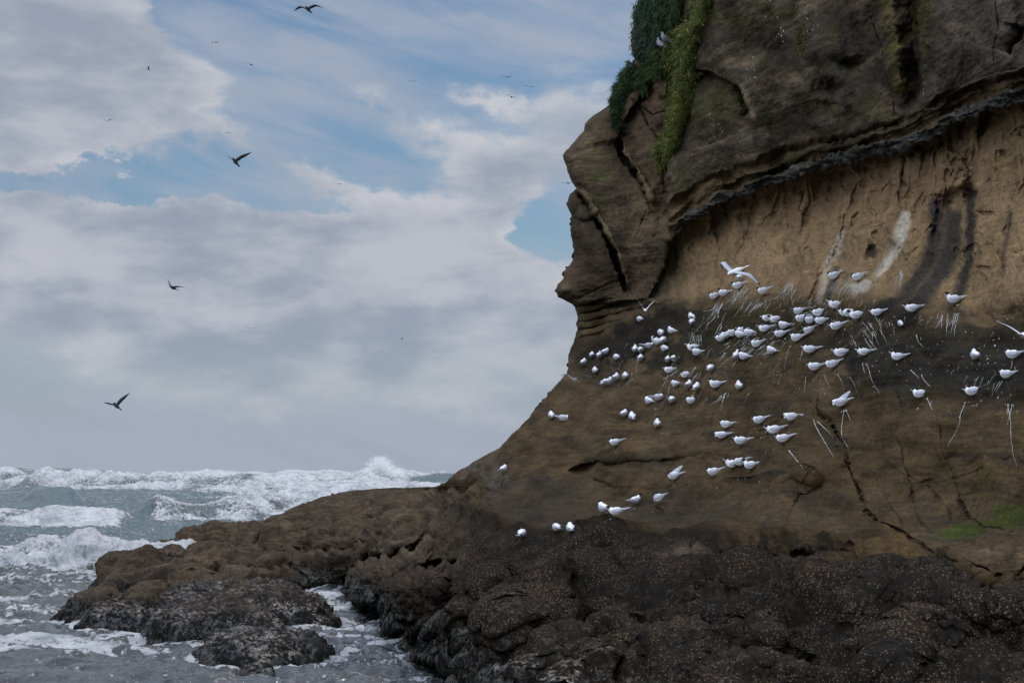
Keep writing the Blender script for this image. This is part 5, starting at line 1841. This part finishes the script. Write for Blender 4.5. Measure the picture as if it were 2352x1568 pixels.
# ------------------------------------------------------------------ plants hanging on the cliff
def mat_leaf():
    m = bpy.data.materials.new('foliage')
    m.use_nodes = True
    g = NT(m.node_tree)
    b = g.n['Principled BSDF']
    c = g.new('ShaderNodeAttribute', attribute_name='col').outputs['Color']
    g.l.new(c, b.inputs['Base Color'])
    b.inputs['Roughness'].default_value = .65
    b.inputs['Specular IOR Level'].default_value = .3
    tr = g.new('ShaderNodeBsdfTranslucent')
    g.l.new(c, tr.inputs[0])
    mx = g.new('ShaderNodeMixShader')
    mx.inputs[0].default_value = .3
    g.l.new(b.outputs[0], mx.inputs[1])
    g.l.new(tr.outputs[0], mx.inputs[2])
    g.l.new(mx.outputs[0], g.n['Material Output'].inputs[0])
    return m


MATS['leaf'] = mat_leaf()


def in_poly(u, v, poly):
    c = False
    j = len(poly) - 1
    for i in range(len(poly)):
        if (poly[i][1] > v) != (poly[j][1] > v) and u < (poly[j][0] - poly[i][0]) * (v - poly[i][1]) / (poly[j][1] - poly[i][1]) + poly[i][0]:
            c = not c
        j = i
    return c


def plant(name, label, poly, n, c0, c1, length, droop, bulge, flowers=0, seed=1, twig=0):
    rs = np.random.RandomState(seed)
    us = [p[0] for p in poly]
    vs_ = [p[1] for p in poly]
    roots = []
    while len(roots) < n // 6:
        u, v = rs.uniform(min(us), max(us)), rs.uniform(min(vs_), max(vs_))
        uj, vj = u + 4 * float(perlin(np.array([u / 9]), np.array([v / 9]), seed)[0]), v
        if not in_poly(uj, vj, poly):
            continue
        loc, nor = hit(u, v)
        if loc is None:
            continue
        if loc.y > 48:
            continue
        roots.append((u, v, loc, nor))
    co, fc, cl = [], [], []
    fco, ffc = [], []
    n3_ = perlin(np.array([r[0] / 11 for r in roots]), np.array([r[1] / 15 for r in roots]), seed * 1.7)
    n4_ = perlin(np.array([r[0] / 5 for r in roots]), np.array([r[1] / 7 for r in roots]), seed * 2.7)
    for i, (u, v, loc, nor) in enumerate(roots):
        if float(n4_[i]) + .6 * float(n3_[i]) < -.42:
            continue
        lump = max(0.0, 0.45 + 1.3 * float(n3_[i]) + .35 * float(n4_[i]))
        nn = (nor + Vector((0, -.4, 0))).normalized()
        for k in range(6):
            off = bulge * lump * rs.rand() ** .6
            p = loc + nn * off + Vector(rs.normal(0, .03, 3))
            ln = length * rs.uniform(.5, 1.9)
            d = (nn * rs.uniform(.25, 1.0) + Vector(rs.normal(0, .45, 3)) + Vector((0, 0, -droop * rs.uniform(.5, 1.2)))).normalized()
            s = d.cross(Vector(rs.normal(0, 1, 3))).normalized() * (0.0045 + .005 * rs.rand())
            m = p + d * ln * .55
            e = m + (d + Vector((0, 0, -.25 - droop * .3))).normalized() * ln * .45
            b = len(co)
            co.extend([p - s, p + s, m + s * .8, m - s * .8, e])
            fc.extend([(b, b + 1, b + 2, b + 3), (b + 3, b + 2, b + 4, b + 4)])
            t = np.clip(.5 + .8 * float(n4_[i]) + rs.normal(0, .28), 0, 1)
            c = np.array(c0) * (1 - t) + np.array(c1) * t
            cl.extend([c * .8, c * .8, c, c, c * 1.1])
            if flowers and rs.rand() < flowers and off > bulge * lump * .6:
                q = e
                r = rs.uniform(.008, .015)
                fb = len(fco)
                ax = Vector(rs.normal(0, 1, 3)).normalized()
                bx = ax.orthogonal().normalized()
                cx = ax.cross(bx)
                fco.append(q + ax * r * .4)
                for w in range(5):
                    a = w * 1.2566
                    fco.append(q + (bx * math.cos(a) + cx * math.sin(a)) * r)
                for w in range(5):
                    ffc.append((fb, fb + 1 + w, fb + 1 + (w + 1) % 5))
    me = bpy.data.meshes.new('foliage')
    me.from_pydata([tuple(c) for c in co], [], [tuple(dict.fromkeys(f)) for f in fc])
    me.materials.append(MATS['leaf'])
    set_col(me, 'col', np.array(cl, dtype=np.float32))
    t = bpy.data.objects.new(name, None)
    COL.objects.link(t)
    c = sum((r[2] for r in roots), Vector()) / len(roots)
    t.location = c
    tag(t, label, 'plant', 'plants hanging from the cliff')
    o = link('foliage', me, t)
    o.matrix_parent_inverse = Matrix.Translation(-c)
    if ffc:
        fm = bpy.data.meshes.new('flowers')
        fm.from_pydata([tuple(c_) for c_ in fco], [], ffc)
        fm.materials.append(MATS['flower'])
        f = link('flowers', fm, t)
        f.matrix_parent_inverse = Matrix.Translation(-c)
        f['kind'] = 'stuff'


MATS['flower'] = mat_plain('yellow_flower', (.50, .36, .04), .7)
TEAL0, TEAL1 = (.016, .040, .028), (.045, .080, .034)
GRN0, GRN1 = (.035, .070, .020), (.095, .130, .025)
YEL0, YEL1 = (.055, .085, .018), (.190, .205, .050)
plant('hanging_plant', 'dark bluish green curtain of leaves at the top left of the cliff', [(1468, -30), (1535, -30), (1524, 20), (1522, 70), (1520, 105), (1500, 132), (1478, 138), (1462, 120), (1464, 60), (1460, 40)], 12000, TEAL0, TEAL1, .10, 1.2, .18, seed=1)
plant('hanging_plant', 'mid green hanging curtain beside the dark one above the pigeons', [(1527, -30), (1572, -30), (1567, 30), (1562, 80), (1548, 108), (1530, 95), (1521, 75)], 12000, (.016, .042, .018), (.055, .085, .025), .10, 1.4, .20, seed=2)
plant('hanging_plant', 'flowering yellow green plant running down the wall edge', [(1648, -30), (1632, 25), (1618, 60), (1604, 110), (1596, 160), (1590, 215), (1558, 220), (1550, 190), (1556, 150), (1549, 110), (1568, 60), (1590, 55), (1612, 20), (1622, -30)], 17000, GRN0, YEL1, .085, .5, .32, .05, seed=3)
plant('hanging_plant', 'bright yellow green lowest plant hanging at the wall corner', [(1590, 215), (1584, 260), (1570, 300), (1562, 340), (1548, 352), (1534, 386), (1514, 388), (1512, 350), (1520, 318), (1538, 290), (1542, 250), (1552, 212)], 14000, YEL0, YEL1, .09, .5, .30, .05, seed=4)
plant('hanging_plant', 'dark clump on the left shoulder against the sky', [(1406, 232), (1404, 195), (1410, 178), (1432, 165), (1452, 152), (1482, 168), (1476, 190), (1450, 205), (1436, 230), (1426, 262), (1424, 292), (1414, 296), (1412, 260)], 12000, TEAL0, (.050, .085, .022), .10, .3, .18, seed=5)
plant('hanging_plant', 'green tuft on the diagonal ledge under the pigeons', [(1474, 180), (1494, 150), (1516, 124), (1545, 112), (1548, 168), (1520, 170), (1496, 186), (1478, 208), (1466, 205)], 12000, GRN0, (.050, .080, .020), .10, .8, .28, seed=6)
plant('hanging_plant', 'thin olive tuft in the crack of the dark upper wall', [(1838, 60), (1852, 66), (1848, 110), (1838, 125), (1832, 95)], 900, (.05, .05, .018), (.12, .11, .03), .04, .8, .06, seed=7)
